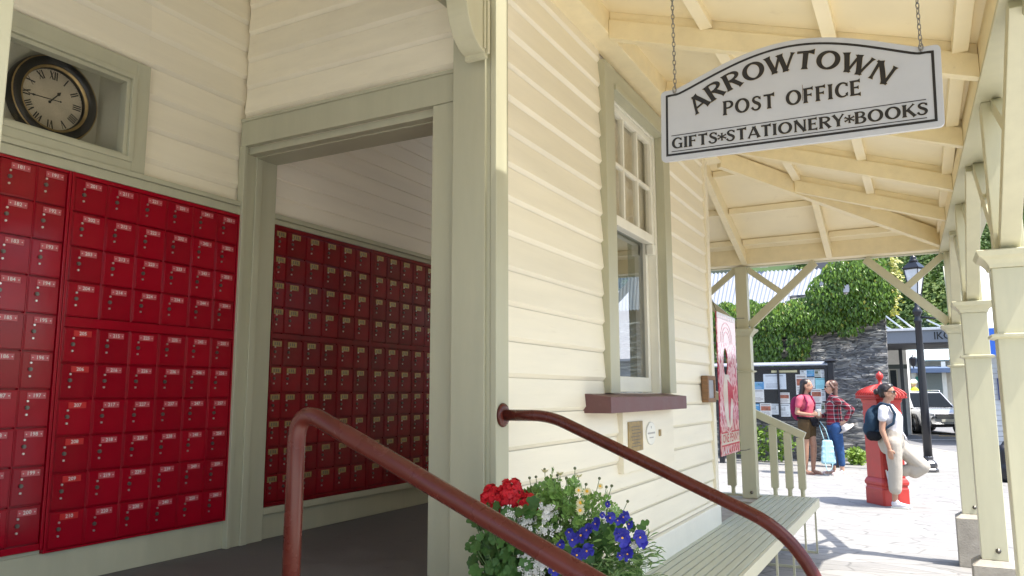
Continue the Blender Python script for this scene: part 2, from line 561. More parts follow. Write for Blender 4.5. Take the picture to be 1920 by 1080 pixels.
def frame_x(mb, X, y0, y1, z0, z1, w, d0, d1):
    mb.box(X+d0, X+d1, y0, y0+w, z0, z1); mb.box(X+d0, X+d1, y1-w, y1, z0, z1)
    mb.box(X+d0, X+d1, y0+w, y1-w, z0, z0+w); mb.box(X+d0, X+d1, y0+w, y1-w, z1-w, z1)
frame_x(mb, XM, y0, y1, z0, z1, .065, -.015, .022)
frame_x(mb, XM, y0+.065, y1-.065, z0+.04, z1-.065, .022, -.02, .030)
frame_x(mb, XM, y0+.087, y1-.087, z0+.055, z1-.087, .018, -.03, .016)
mb.build('niche_frame', M['sage'], PO, bevel=.002)
MB().box(XM-.030, XM-.028, 1.405, 1.977, 2.508, 2.845).build('niche_glass', M['glass'], PO)
mb = MB()
mb.box(XM-.02, XM+.026, .4, 2.63, 2.385, 2.425); mb.box(XM-.02, XM+.036, .4, 2.63, 2.426, 2.448)
mb.build('trim', M['sage'], PO, bevel=.002)
mb = MB()
mb.box(XM-.02, XM+.014, .4, 2.63, .785, .912); mb.box(XM-.019, XM+.012, .4, 1.7605, .9121, .9275)
mb.build('skirting', M['sage'], PO, bevel=.002)
mb = MB(); mb.box(XM-.02, XM+.02, 2.615, 2.629, .912, 2.385); mb.build('trim', M['sage'], PO, bevel=.002)
# lobby beyond the doorway
mb = MB()
fl = lambda a, o, z: (XM-.018+o, a, z)
z = 2.44
k = 0
while z < 3.70:                                # match-lined boards with a groove between each
    h = .098
    mb.box(XM-.018, XM+.002, 2.84, 5.93, z+.0055, z+h-.0055); z += h; k += 1
mb.box(XM-.019, XM-.004, 2.84, 5.93, 2.44, 3.72)
mb.build('match_lining', M['lining'], PO, bevel=.003)
mb = MB()
mb.box(XM-.02, XM+.026, 2.84, 5.93, 2.385, 2.412); mb.box(XM-.02, XM+.036, 2.84, 5.93, 2.413, 2.438)
mb.build('trim', M['sage'], PO, bevel=.002)
mb = MB()
mb.box(XM-.02, XM+.016, 2.84, 5.93, .785, .905); mb.box(XM-.02, XM+.034, 2.84, 5.93, .906, .940)
mb.build('skirting', M['sage'], PO, bevel=.003)
mb = MB()
mb.box(-3.4, XW, -.4, 4.55, 3.752, 3.80); mb.box(-3.4, -2.35, 4.5501, 6.0, 3.752, 3.80); mb.box(-1.75, XW, 4.5501, 6.0, 3.752, 3.80); mb.box(-2.3499, -1.7501, 5.6, 6.0, 3.752, 3.80)     # flat ceiling over porch and lobby
mb.build('ceiling', M['cream'], PO)
MB().box(-2.36, -1.74, 4.54, 5.61, 3.801, 3.806).build('added_skylight', M['glass'], PO)  # out of view, added with its ceiling hole to brighten the lobby lining
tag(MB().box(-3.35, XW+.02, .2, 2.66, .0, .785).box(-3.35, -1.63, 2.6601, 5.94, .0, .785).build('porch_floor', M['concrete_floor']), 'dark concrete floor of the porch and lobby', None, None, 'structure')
st = MB()
for k in range(4):
    st.box(XW+.022, XW+.022+.28*(k+1), .5, 2.66, .0 if k == 3 else .785-.157*(k+2)+.0, .785-.157*(k+1))
tag(st.build('steps', M['concrete'], bevel=.008), 'concrete steps leading up to the porch', None, None, 'structure')

# ------------------------------------------------------------------ window
WP = MB()
mb = MB()
mb.box(XW-.03, XW+.028, CO0, WIN_Y0+.005, 1.502, 3.34)
mb.box(XW-.03, XW+.028, WIN_Y1-.005, CO1, 1.502, 3.34)
mb.box(XW-.03, XW+.024, WIN_Y0+.005, WIN_Y1-.005, WIN_Z1-.02, 3.34)
mb.box(XW+.024, XW+.040, WIN_Y0+.006, WIN_Y1-.006, WIN_Z1-.02, WIN_Z1+.012)
win = mb.build('window', M['sage'], PO, bevel=.003)
mb = MB()                                      # box frame (jambs, stops) in cream
xs = XW-.035
mb.box(xs-.12, XW-.031, WIN_Y0, WIN_Y0+.035, 1.50, WIN_Z1); mb.box(xs-.12, XW-.031, WIN_Y1-.035, WIN_Y1, 1.50, WIN_Z1)
mb.box(xs-.12, XW-.031, WIN_Y0+.036, WIN_Y1-.036, WIN_Z1-.03, WIN_Z1)
mb.box(xs-.12, XW-.031, WIN_Y0+.036, WIN_Y1-.036, 1.455, 1.505)
mb.build('jamb', M['white'], win, bevel=.002)
ya, yb = WIN_Y0+.04, WIN_Y1-.04
def sash(mb, x0, x1, z0, z1, st, br, tr):
    mb.box(x0, x1, ya, ya+st, z0, z1); mb.box(x0, x1, yb-st, yb, z0, z1)
    mb.box(x0, x1, ya+st, yb-st, z0, z0+br); mb.box(x0, x1, ya+st, yb-st, z1-tr, z1)
mb = MB()
zs0, zs1 = 2.47, WIN_Z1-.035
sash(mb, xs-.045, xs-.004, zs0, zs1, .042, .06, .042)
for k in (1, 2):
    y = ya+.042 + (yb-ya-.084)*k/3
    mb.box(xs-.040, xs-.006, y-.011, y+.011, zs0+.061, zs1-.043)
zm = (zs0+.06+zs1-.042)/2
mb.box(xs-.038, xs-.008, ya+.043, yb-.043, zm-.011, zm+.011)
us = mb.build('sash', M['white'], win, bevel=.003)
MB().box(xs-.026, xs-.023, ya+.03, yb-.03, zs0+.05, zs1-.03).build('pane', glass('upper_pane_glass', (.95, .95, .93), 2.1), win)
mb = MB()
sash(mb, xs-.092, xs-.050, 1.51, 2.53, .045, .09, .05)
mb.build('sash', M['white'], win, bevel=.003)
MB().box(xs-.074, xs-.071, ya+.03, yb-.03, 1.58, 2.50).build('pane', glass('lower_pane_glass', (.55, .6, .6), 4.0), win)
for y0, y1 in ((yb-.055, yb), (ya, ya+.055)): MB().box(xs-.046, xs+.004, y0, y1, 2.40, 2.469).build('sash_horn', M['white'], win, bevel=.006)
# dark room behind the window: curtain and back
mb = MB()
for k in range(15):
    y = ya+.005 + k*.0565
    mb.box(xs-.068+.003*math.sin(k*1.7), xs-.064+.003*math.sin(k*1.7), y, y+.055, 2.56, WIN_Z1-.032)
mb.build('curtain', flat('cream_blind', (.66, .60, .49), .9), win)
mb = MB()
mb.prism([(XW+.13, 1.405), (XW+.13, 1.484), (XW-.03, 1.502), (XW-.03, 1.405)], lambda u, v, t: (u, t, v), 3.49, 4.83+.0)
# flared ends of the sill
mb.build('sill', M['sill'], PO, bevel=.003)
# backing board for the plaques
mb = MB(); mb.box(XW-.02, XW+.024, 3.94, 4.88, 1.075, 1.403); mb.build('plaque_board', M['cream'], PO, bevel=.002)
# cornice and moulding at the top of the wall
mb = MB()
mb.box(XW-.02, XW+.030, 2.55, YC+.03, 3.40, 3.425); mb.box(XW-.02, XW+.045, 2.55, YC+.05, 3.425, 3.455)
mb.build('cornice', M['cream_y'], PO, bevel=.005)

# ------------------------------------------------------------------ veranda
XB, SL = .30, .34
VE = thing('veranda', 'cream veranda with exposed rafters, hipped far corner and pale sage braced posts', 'veranda', (-.6, 5.0, 0))
YB = 7.90
xf = lambda Y: XB - .0181*(Y-3.63)             # inner face of the front beam
zr = lambda X: 2.81 + SL*(XB-X)                # underside of the front rafters
zq = lambda Y: 2.81 + SL*(YB-Y)                # underside of the far rafters
D1, D2, DC = .105, .05, .155                   # rafter, packer, ceiling offset above the underside
XL = -1.345
mb = MB()
mb.box(XW-.02, XL, 2.50, YC+.12, 3.395, 3.60)
mb.box(-7, XW-.021, YC+.02, YC+.12, 3.395, 3.60)
mb.build('ledger', M['beam'], VE, bevel=.003)
Y_R = [-1.52, -.49, .54, 1.57, 2.60, 3.63, 4.66, 5.69, 6.72]
for Y in Y_R:
    x0 = XL+.001
    if Y == 2.60: x0 = -.93
    if Y > 6.2: x0 = XB-(YB-Y)+.03
    if Y < 2.5: x0 = -1.15
    mb = MB()
    x1 = xf(Y)-.001
    P = [(x0, zr(x0)), (x1, zr(x1)), (x1, zr(x1)+D1), (x0, zr(x0)+D1)]
    mb.prism(P, lambda u, v, t: (u, t, v), Y-.0275, Y+.0275)
    P = [(x0, zr(x0)+D1), (x1, zr(x1)+D1), (x1, zr(x1)+DC), (x0, zr(x0)+DC)]
    mb.prism(P, lambda u, v, t: (u, t, v), Y-.0275+.014, Y+.0275-.002)
    mb.build('rafter', M['beam'], VE, bevel=.002)
for X in (-.72, -1.53, -2.4, -3.3, -4.2):
    y0 = YC+.121 if X < XW else YB-(XB-X)+.03
    if X == -1.53: y0 = YC+.121
    mb = MB()
    P = [(y0, zq(y0)), (YB-.001, zq(YB)), (YB-.001, zq(YB)+D1), (y0, zq(y0)+D1)]
    mb.prism(P, lambda u, v, t: (t, u, v), X-.0275, X+.0275)
    P = [(y0, zq(y0)+D1), (YB-.001, zq(YB)+D1), (YB-.001, zq(YB)+DC), (y0, zq(y0)+DC)]
    mb.prism(P, lambda u, v, t: (t, u, v), X-.02, X+.02)
    mb.build('rafter', M['beam'], VE, bevel=.002)
# hip rafter
ha, hb = Vector((XL-.03, YB-(XB-XL)-.03, zr(XL)-.005)), Vector((XB-.06, YB-.06, zr(XB)-.002))
sd = Vector((1, -1, 0)).normalized()*.028
mb = MB(); vs = []
for p in (ha, hb):
    vs += [p-sd, p+sd, p+sd+Vector((0, 0, .15)), p-sd+Vector((0, 0, .15))]
mb.add(vs, [(3, 2, 1, 0), (4, 5, 6, 7), (0, 1, 5, 4), (1, 2, 6, 5), (2, 3, 7, 6), (3, 0, 4, 7)])
mb.build('hip_rafter', M['beam'], VE, bevel=.002)
# purlins (front slope run along the street, far slope run across)
for X in (-.83, -.27, .235):
    zz = zr(X)+D1
    ends = [-4.0] + Y_R + [YB-(XB-X)]
    for y0, y1 in zip(ends[:-1], ends[1:]):
        if y1-y0 < .12 or y1 < 2.5: continue
        mb = MB(); mb.box(X-.03, X+.03, y0+.029, y1-.029, zz-.004, zz+.052)
        mb.build('purlin', M['cream_y'], VE, bevel=.002)
for Y in (6.55, 7.15, 7.72):
    zz = zq(Y)+D1
    ends = [-5.0, -4.2, -3.3, -2.4, -1.53, -.72, .6]
    for x0, x1 in zip(ends[:-1], ends[1:]):
        x1 = min(x1, XB-(YB-Y)-.02)
        if x1-x0 < .12: continue
        mb = MB(); mb.box(x0+.03, x1-.03, Y-.028, Y+.028, zz-.004, zz+.05)
        mb.build('purlin', M['cream_y'], VE, bevel=.002)
# ceiling lining (front slope has an unseen notch added to let sun onto the corner board)
def slope_sheet(poly, zf, th, name, mat, extra=0):
    n = len(poly)
    vs = [(x, y, zf(x, y)+extra) for x, y in poly] + [(x, y, zf(x, y)+extra+th) for x, y in poly]
    fs = [tuple(range(n))[::-1], tuple(range(n, 2*n))] + [(i, (i+1) % n, n+(i+1) % n, n+i) for i in range(n)]
    return MB().add(vs, fs).build(name, mat, VE)
XE = .47                                        # outer edge of the roof
zfr = lambda x, y: zr(x)+DC
zfa = lambda x, y: zq(y)+DC
YE = YB+.17
slope_sheet([(XL-.03, 2.65), (-.94, 2.578), (XE, 2.578), (XE, YB+.17), (XL-.03, YB-(XB-XL)-.03)], zfr, .02, 'ceiling_lining', M['cream_y'])
slope_sheet([(XL-.03, YB-(XB-XL)-.03), (XE, YE), (-7, YE), (-7, YC+.05)], zfa, .02, 'ceiling_lining', M['cream_y'], .0005)
slope_sheet([(-.94, 2.575), (-.94, 2.485), (-1.18, 2.515), (XW+.02, 2.525), (XW+.02, -4), (XE, -4), (XE, 2.575)], zfr, .02, 'ceiling_lining', M['cream_y'])
M['iron'] = paint('grey_roofing_iron', (.35, .36, .37), .4, .1)
slope_sheet([(XW, 2.66), (-.94, 2.578), (XE+.06, 2.578), (XE+.06, YB+.23), (XW, YB-(XB-XW))], zfr, .012, 'roofing', M['iron'], .035)
slope_sheet([(XW, YB-(XB-XW)), (XE+.06, YE+.06), (-7, YE+.06), (-7, YC+.02)], zfa, .012, 'roofing', M['iron'], .036)
# front and far beams
mb = MB(); vs = []
for (Y) in (-4.0, YB+.13):
    for (dx, z) in ((0, 2.81), (.14, 2.81), (.14, 2.965), (0, 2.965)):
        vs.append((xf(Y)+dx, Y, z))
mb.add(vs, [(3, 2, 1, 0), (4, 5, 6, 7), (0, 1, 5, 4), (1, 2, 6, 5), (2, 3, 7, 6), (3, 0, 4, 7)])
mb.build('beam', M['beam'], VE, bevel=.003)
mb = MB(); vs = []
for Y in (-4.0, YB+.13):
    for dx, z in ((-.006, 2.790), (.15, 2.790), (.15, 2.8095), (-.006, 2.8095)): vs.append((xf(Y)+dx, Y, z))
mb.add(vs, [(3, 2, 1, 0), (4, 5, 6, 7), (0, 1, 5, 4), (1, 2, 6, 5), (2, 3, 7, 6), (3, 0, 4, 7)])
mb.build('beam_soffit', M['post'], VE, bevel=.002)
mb = MB(); mb.box(-6.5, xf(YB)-.002, YB, YB+.13, 2.808, 2.965); mb.build('beam', M['beam'], VE, bevel=.003)
mb = MB(); mb.box(XE-.02, XE+.05, -4, YE, 2.80, 2.90); mb.box(-6.5, XE-.021, YE-.02, YE+.05, 2.80, 2.90)
mb.build('gutter', M['post'], VE, bevel=.01)
# posts
def post_mesh(x0, y0, w, zbase, zcap, ztop, ring, cap_w, upper):
    cx, cy = x0+w/2, y0+w/2
    mb = MB()
    mb.box(x0, x0+w, y0, y0+w, zbase, zcap-.07)
    return mb, cx, cy
def post(x0, y0, w, zbase, block, dirs, cap=2.11, ring=1.74, upper=.115):
    cx, cy = x0+w/2, y0+w/2
    mb = MB()
    mb.box(x0, x0+w, y0, y0+w, zbase, cap-.075)
    u = upper/2
    mb.box(cx-u, cx+u, cy-u, cy+u, cap+.0, 2.789)
    p = mb.build('post', M['post'], VE, bevel=.004)
    mb = MB()
    steps = [(cap-.075, .006), (cap-.058, .012), (cap-.040, .026), (cap-.026, .044), (cap-.004, .055), (cap, .050)]
    vs, fs = [], []
    for z, o in steps:
        h = w/2+o
        vs += [(cx-h, cy-h, z), (cx+h, cy-h, z), (cx+h, cy+h, z), (cx-h, cy+h, z)]
    for i in range(len(steps)-1):
        for k in range(4):
            fs.append((i*4+k, i*4+(k+1) % 4, (i+1)*4+(k+1) % 4, (i+1)*4+k))
    fs += [(3, 2, 1, 0), tuple(range(len(vs)-4, len(vs)))]
    mb.add(vs, fs); mb.build('capital', M['post'], p, bevel=.002)
    mb = MB(); h = w/2
    vs, fs = [], []
    for z, o in ((ring-.012, .001), (ring-.004, .022), (ring+.006, .024), (ring+.012, .001)):
        vs += [(cx-h-o, cy-h-o, z), (cx+h+o, cy-h-o, z), (cx+h+o, cy+h+o, z), (cx-h-o, cy+h+o, z)]
    for i in range(3):
        for k in range(4):
            fs.append((i*4+k, i*4+(k+1) % 4, (i+1)*4+(k+1) % 4, (i+1)*4+k))
    mb.add(vs, fs); mb.build('neck_ring', M['post'], p)
    if block:
        b = .055
        mb = MB()
        mb.box(x0-b, x0+w+b, y0-b, y0+w+b, 0.0, zbase-.035)
        hw = w/2+b
        vs = [(cx-hw, cy-hw, zbase-.035), (cx+hw, cy-hw, zbase-.035), (cx+hw, cy+hw, zbase-.035), (cx-hw, cy+hw, zbase-.035)]
        hw -= .045
        vs += [(cx-hw, cy-hw, zbase-.001), (cx+hw, cy-hw, zbase-.001), (cx+hw, cy+hw, zbase-.001), (cx-hw, cy+hw, zbase-.001)]
        mb.add(vs, [(0, 1, 5, 4), (1, 2, 6, 5), (2, 3, 7, 6), (3, 0, 4, 7), (4, 5, 6, 7)])
        mb.build('footing_block', M['concrete'], p, bevel=.006)
    mb = MB()
    mb.tube([(cx+.02, y0-.006, zbase+.06), (cx+.02, y0+.01, zbase+.06)], .016, 10)
    mb.tube([(cx+.02, y0-.014, zbase+.06), (cx+.02, y0+.01, zbase+.06)], .008, 8)
    mb.build('bolt', M['lock'], p)
    for (dx, dy) in dirs:
        mb = MB()
        L = .66 if dx else 1.0
        a = Vector((cx+dx*(u+.002), cy+dy*(u+.002), cap+.03)); b2 = Vector((cx+dx*(u+L), cy+dy*(u+L), 2.785))
        mid = (a+b2)/2
        mb.beam(a, b2, .05 if dx else .075, .075)
        mb.beam(Vector((cx+dx*(u+.002), cy+dy*(u+.002), 2.77)), mid+Vector((-dx*.0, -dy*.0, .02)), .040, .06)
        mb.build('brace', M['post'], VE, bevel=.003)
    return p
post(xf(8.03)+.012, 7.95, .15, .445, True, [(-1, 0), (0, -1), (0, 1)])
post(xf(5.95)+.004, 5.95, .15, .430, True, [(0, -1), (0, 1)])
post(xf(3.85)+.0, 3.85, .15, .430, True, [(0, -1), (0, 1)])
post(xf(1.75), 1.75, .15, .430, True, [(0, -1), (0, 1)])
post(-1.65, 7.915, .14, .47, False, [(-1, 0), (1, 0)], cap=2.15, ring=1.72, upper=.115)
# landing kerb under the far post
tag(MB().box(-7, -1.46, 7.70, 8.10, 0, .468).box(-7, -1.47, 6.145, 7.699, 0, .45).build('landing', M['concrete'], bevel=.01), 'raised concrete landing beside the building', None, None, 'structure')
# ------------------------------------------------------------------ post office boxes
TXT = {}
def text_mesh(s, size):
    """outline of a short number as (verts, faces) in its own plane, centred"""
    if (s, size) in TXT: return TXT[(s, size)]
    cu = bpy.data.curves.new('number', 'FONT')
    cu.body = s; cu.size = size; cu.align_x = 'CENTER'; cu.align_y = 'CENTER'; cu.resolution_u = 2
    cu.offset = size*.018
    o = bpy.data.objects.new('number', cu)
    COL.objects.link(o)
    dg = bpy.context.evaluated_depsgraph_get()
    me = bpy.data.meshes.new_from_object(o.evaluated_get(dg))
    vs = [(v.co.x, v.co.y) for v in me.vertices]; fs = [tuple(p.vertices) for p in me.polygons]
    bpy.data.objects.remove(o); bpy.data.curves.remove(cu); bpy.data.meshes.remove(me)
    TXT[(s, size)] = (vs, fs)
    return vs, fs

def door_mesh(w, h):                  # leaf in local coordinates: x out of the wall, y along, z up (origin bottom-near corner)
    g = .0028
    mb = MB()
    mb.box(-.012, .008, g, w-g, g, h-g)
    mb.box(.008, .0105, w*.045, w*.955, h*.045, h*.955)
    return mb
def lock_mesh():
    mb = MB()
    mb.disc((0, 0, 0), (1, 0, 0), .0075, 14, 0, .006)
    mb.disc((.006, 0, 0), (1, 0, 0), .0055, 12, 0, .002)
    mb.disc((0, .001, .024), (1, 0, 0), .0042, 10, 1, .004)
    mb.disc((0, 0, -.026), (1, 0, 0), .0042, 10, 1, .004)
    return mb

def plate(parent, loc, num, wide, red):
    mb = MB()
    w, h, r = (.034, .0112, .003) if wide else (.036, .0118, .001)
    mb.box(0, .0022, -w, w, -h, h, 0)
    vs, fs = text_mesh(num, .0195)
    mb.add([(.0027, x*1.05, y) for x, y in vs], fs, 1)
    if wide:
        for s in (-1, 1): mb.disc((.0022, s*.027, 0), (1, 0, 0), .0022, 8, 2, .0012)
    o = mb.build('number_plate', [M['plate_red'] if red else M['plate'], M['ink_white'], M['steel']], parent, local=True)
    o.location = loc
    return o

def cabinet(name, label, cols, rows, num0, body_rect, seedv, mat, brass=False, group=None):
    y0, y1, z0, z1 = body_rect
    rnd = random.Random(seedv)
    t = thing(name, label, 'post boxes', (XM, y0, z0), group)
    mb = MB()
    e = .010
    mb.box(XM-.02, XM+.013, y0, y1, z0, z1)
    ys = [c[0] for c in cols] + [cols[-1][1]]
    carc = mb.build('cabinet', mat, t, bevel=.002)
    # rails and mullions that stand proud between the doors
    mb = MB()
    for y in ys[1:-1]:
        mb.box(XM+.0131, XM+.024, y-.0022, y+.0022, rows[-1][0], rows[0][1])
    mb.box(XM+.0131, XM+.030, ys[0]-.012, ys[0]-.001, z0, z1); mb.box(XM+.0131, XM+.030, ys[-1]+.001, min(ys[-1]+.012, y1), z0, z1)
    mb.box(XM+.0131, XM+.026, ys[0], ys[-1], rows[0][1], z1); mb.box(XM+.0131, XM+.028, ys[0], ys[-1], z0, rows[-1][0]-.001)
    for (a, b), (c, d) in zip(rows[:-1], rows[1:]):
        if a-d > .015:
            mb.box(XM+.0131, XM+.028, ys[0], ys[-1], d+.001, a-.001)
    mb.build('frame', mat, t, bevel=.0015)
    lk = None
    for ci, (ya_, yb_) in enumerate(cols):
        dm = {}
        for ri_, (za, zb) in enumerate(rows):
            w, h = yb_-ya_, zb-za
            key = round(h, 4)
            if key not in dm:
                d = door_mesh(w, h).build('door', mat, t, local=True, bevel=.0015)
                dm[key] = d.data
            else:
                d = bpy.data.objects.new('door', dm[key]); COL.objects.link(d); d.parent = t
                b = d.modifiers.new('bevel', 'BEVEL'); b.width = .0015; b.segments = 2; b.limit_method = 'ANGLE'
            d.location = (.016+rnd.uniform(-.0012, .0012), ya_-y0, za-z0)
            d.rotation_euler = (rnd.uniform(-.003, .003), 0, rnd.uniform(-.006, .006))
            num = num0 + ci*10 + ri_
            if brass:
                if 'bp' not in TXT:
                    q = MB(); q.box(0, .003, -.031, .031, -.0135, .0135, 0)
                    for k in range(3):
                        q.box(.003, .0036, -.020+.015*k, -.012+.015*k, -.008, .008, 1)
                    TXT['bp'] = q.build('number_plate', [M['brass'], M['lock']], d, local=True)
                    pl = TXT['bp']
                else:
                    pl = TXT['bp'].copy(); COL.objects.link(pl); pl.parent = d
                pl.location = (.0107, w*.46, h*.82)
            else:
                red = (num0 == 201 and ci == 0 and ri_ >= 4)
                plate(d, (.0107, w*.55, h*.83), str(num), not red, red)
            if lk is None:
                lk = lock_mesh().build('lock', [M['lock'], M['steel']], d, local=True)
                l = lk
            else:
                l = lk.copy(); COL.objects.link(l); l.parent = d
            l.location = (.0107, w*.28, h*.52)
    return t

def rows_of(top, hs):                 # list of (z0, z1) from the top down; negative numbers are gaps
    out, z = [], top
    for h in hs:
        if h < 0: z += h
        else: out.append((z-h, z)); z -= h
    return out
g = .1425
cabinet('post_box_cabinet', 'bright red post box cabinet with doors 201 to 260 beside the doorway', [(1.775, 1.918), (1.918, 2.061), (2.061, 2.200), (2.200, 2.342), (2.342, 2.478), (2.478, 2.604)],
        rows_of(2.366, [.1405]*4 + [-.040] + [.1405]*6), 201, (1.7615, 2.6145, .9125, 2.383), 3, M['red'], group='red post box cabinets')
cabinet('post_box_cabinet', 'bright red post box cabinet with doors 181 to 200 below the clock', [(1.490, 1.628), (1.628, 1.748)],
        rows_of(2.372, [.1418]*10), 181, (1.350, 1.7605, .9285, 2.383), 4, M['red'], group='red post box cabinets')
ci = [2.795, 2.934, 3.082, 3.221, 3.362, 3.502, 3.640]
rr = rows_of(2.362, [.137]*4 + [-.030] + [.137]*6)
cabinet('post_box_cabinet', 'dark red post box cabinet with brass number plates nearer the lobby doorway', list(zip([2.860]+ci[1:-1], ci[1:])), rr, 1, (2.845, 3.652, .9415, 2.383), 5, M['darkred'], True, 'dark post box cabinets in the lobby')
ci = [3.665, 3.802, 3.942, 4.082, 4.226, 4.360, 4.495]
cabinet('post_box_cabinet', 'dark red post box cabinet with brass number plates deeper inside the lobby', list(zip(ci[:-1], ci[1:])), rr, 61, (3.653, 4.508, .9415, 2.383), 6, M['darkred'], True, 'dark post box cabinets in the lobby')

# ------------------------------------------------------------------ clock in its niche
XC = -3.150
cy, cz, cr = 1.772, 2.724, .184
T = thing('wall_clock', 'round black wall clock with roman numerals in the glazed niche', 'clock', (XC, cy, cz))
def ringx(prof, n=48):                # lathe around +X through (cy, cz)
    vs, fs = [], []
    for r, x in prof:
        for k in range(n):
            a = 2*PI*k/n
            vs.append((XC+x, cy+r*math.cos(a), cz+r*math.sin(a)))
    for i in range(len(prof)-1):
        for k in range(n):
            fs.append((i*n+k, i*n+(k+1) % n, (i+1)*n+(k+1) % n, (i+1)*n+k))
    return MB().add(vs, fs, 0, True)
ringx([(cr-.002, 0), (cr, .03), (cr-.006, .045), (cr-.02, .052), (cr-.04, .048), (cr-.055, .03), (cr-.057, .02)]).build('case', M['black'], T)
gb = ringx([(cr-.0535, .030), (cr-.048, .0385), (cr-.0435, .042), (cr-.0425, .044), (cr-.047, .044), (cr-.054, .036)])
gb.build('bezel', M['brass'], T)
ringx([(cr-.010, .0485), (cr-.006, .0495), (cr-.0045, .0465)]).build('gilt_line', M['brass'], T)
fr = cr-.054
mb = MB(); mb.disc((XC+.012, cy, cz), (1, 0, 0), fr, 48, 0, .003)
mb.build('dial', paint('aged_dial', (.70, .61, .47), .6, .15, (1, 1, 1), 12, .05, 60, (.34, .26, .16), .6), T)
mb = MB()
def rad(a, r, off=0):                 # clock face: angle clockwise from 12 as seen from the porch (+Y is to the right)
    return Vector((XC+.0155, cy + math.sin(a)*r + math.cos(a)*off, cz + math.cos(a)*r - math.sin(a)*off))
ROM = {1: 'I', 2: 'II', 3: 'III', 4: 'IIII', 5: 'V', 6: 'VI', 7: 'VII', 8: 'VIII', 9: 'IX', 10: 'X', 11: 'XI', 12: 'XII'}
for h, s in ROM.items():
    a = h*PI/6
    ws = [{'I': .0088, 'V': .018, 'X': .018}[c] for c in s]
    x = -sum(ws)/2
    ra, rb = fr*.68, fr*.95
    for c, w in zip(s, ws):
        xm = x+w/2
        if c == 'I': segs = [((xm, ra), (xm, rb), .0052)]
        elif c == 'V': segs = [((xm-w*.4, rb), (xm, ra), .0056), ((xm+w*.4, rb), (xm, ra), .0022)]
        else: segs = [((xm-w*.4, rb), (xm+w*.4, ra), .0056), ((xm+w*.4, rb), (xm-w*.4, ra), .0022)]
        for (p, q, t) in segs:
            mb.beam(rad(a, p[1], p[0]), rad(a, q[1], q[0]), .0006, t, upv=(1, 0, 0)) if False else mb.beam(rad(a, p[1], p[0]), rad(a, q[1], q[0]), t, .0006, upv=(1, 0, 0))
        x += w
for k in range(60):
    a = k*PI/30
    mb.beam(rad(a, fr*.965), rad(a, fr*.995), .0012, .0005, upv=(1, 0, 0))
mb.build('numerals', M['black'], T)
for a, L, w, tail in ((R(38), .052, .007, .016), (R(267), .098, .0045, .034)):
    mb = MB()
    o = Vector((.004 if L > .06 else .002, 0, 0))
    mb.beam(rad(a, -tail)+o, rad(a, L)+o, w*.7, .001, upv=(1, 0, 0))
    sp = rad(a, L*.78)+o
    d = (rad(a, 1)-rad(a, 0)); sdv = Vector((1, 0, 0)).cross(d)
    mb.add([sp-d*.012, sp+sdv*w*1.1, sp+d*.016, sp-sdv*w*1.1], [(0, 1, 2, 3)])
    mb.disc(rad(a, -tail)+o, (1, 0, 0), w*.9, 10, 0, .001)
    mb.build('hand', M['black'], T)
MB().disc((XC+.022, cy, cz), (1, 0, 0), fr+.002, 40, 0, .001).build('glass', M['glass'], T)

# ------------------------------------------------------------------ hanging sign with its own lettering
SY = 2.60
S0 = Vector((-.779, SY, 2.328)); EX = Vector((.8944, 0, -.0185)).normalized(); EZ = Vector((.0207, 0, 1)).normalized()
SW, SH = .893, .266
SG = thing('hanging_sign', 'white arched post office sign with black lettering hanging on chains under the veranda', 'sign', S0)
def arch(u, ins=0.0):                 # height of the top edge at u (0..SW)
    t = u/SW
    sh = .060
    x = (t-sh)/(1-2*sh)
    if x <= 0 or x >= 1: return SH
    y = math.sin(PI*x)
    return SH + .103*(y**1.08)
def outline(ins, rad_=.016):
    pts = []
    def corner(cx, cz, a0):
        for k in range(5):
            a = a0 + PI/2*k/4
            pts.append((cx+rad_*math.cos(a), cz+rad_*math.sin(a)))
    if rad_ > 0:
        corner(ins+rad_, ins+rad_, PI); corner(SW-ins-rad_, ins+rad_, 1.5*PI); corner(SW-ins-rad_, SH-ins-rad_, 0)
    else:
        pts += [(ins, ins), (SW-ins, ins), (SW-ins, SH-ins)]
    for k in range(1, 60):
        u = SW-ins-max(rad_, .0) - (SW-2*ins-2*max(rad_, 0))*k/60
        # offset along the local normal of the arch
        e = .002
        s = (arch(u+e)-arch(u-e))/(2*e)
        pts.append((u + s*ins/math.sqrt(1+s*s)*.55, arch(u) - ins*math.sqrt(1+s*s)*.92))
    if rad_ > 0: corner(ins+rad_, SH-ins-rad_, PI/2)
    else: pts.append((ins, SH-ins))
    return pts
fs_ = lambda u, v, t: S0 + EX*u + EZ*v + Vector((0, t, 0))
MB().prism(outline(0), fs_, 0, .014).build('board', M['sign'], SG, bevel=.001)
mb = MB()
def strip(mb, A, B, t):
    n = len(A)
    vs = [fs_(u, v, t) for u, v in A] + [fs_(u, v, t) for u, v in B]
    mb.add(vs, [(i, (i+1) % n, n+(i+1) % n, n+i) for i in range(n)])
strip(mb, outline(.0185, 0), outline(.0265, 0), -.0012)
mb.box(0, 0, 0, 0, 0, 0) if False else None
mb.build('border', M['sign_ink'], SG)

GL = {}
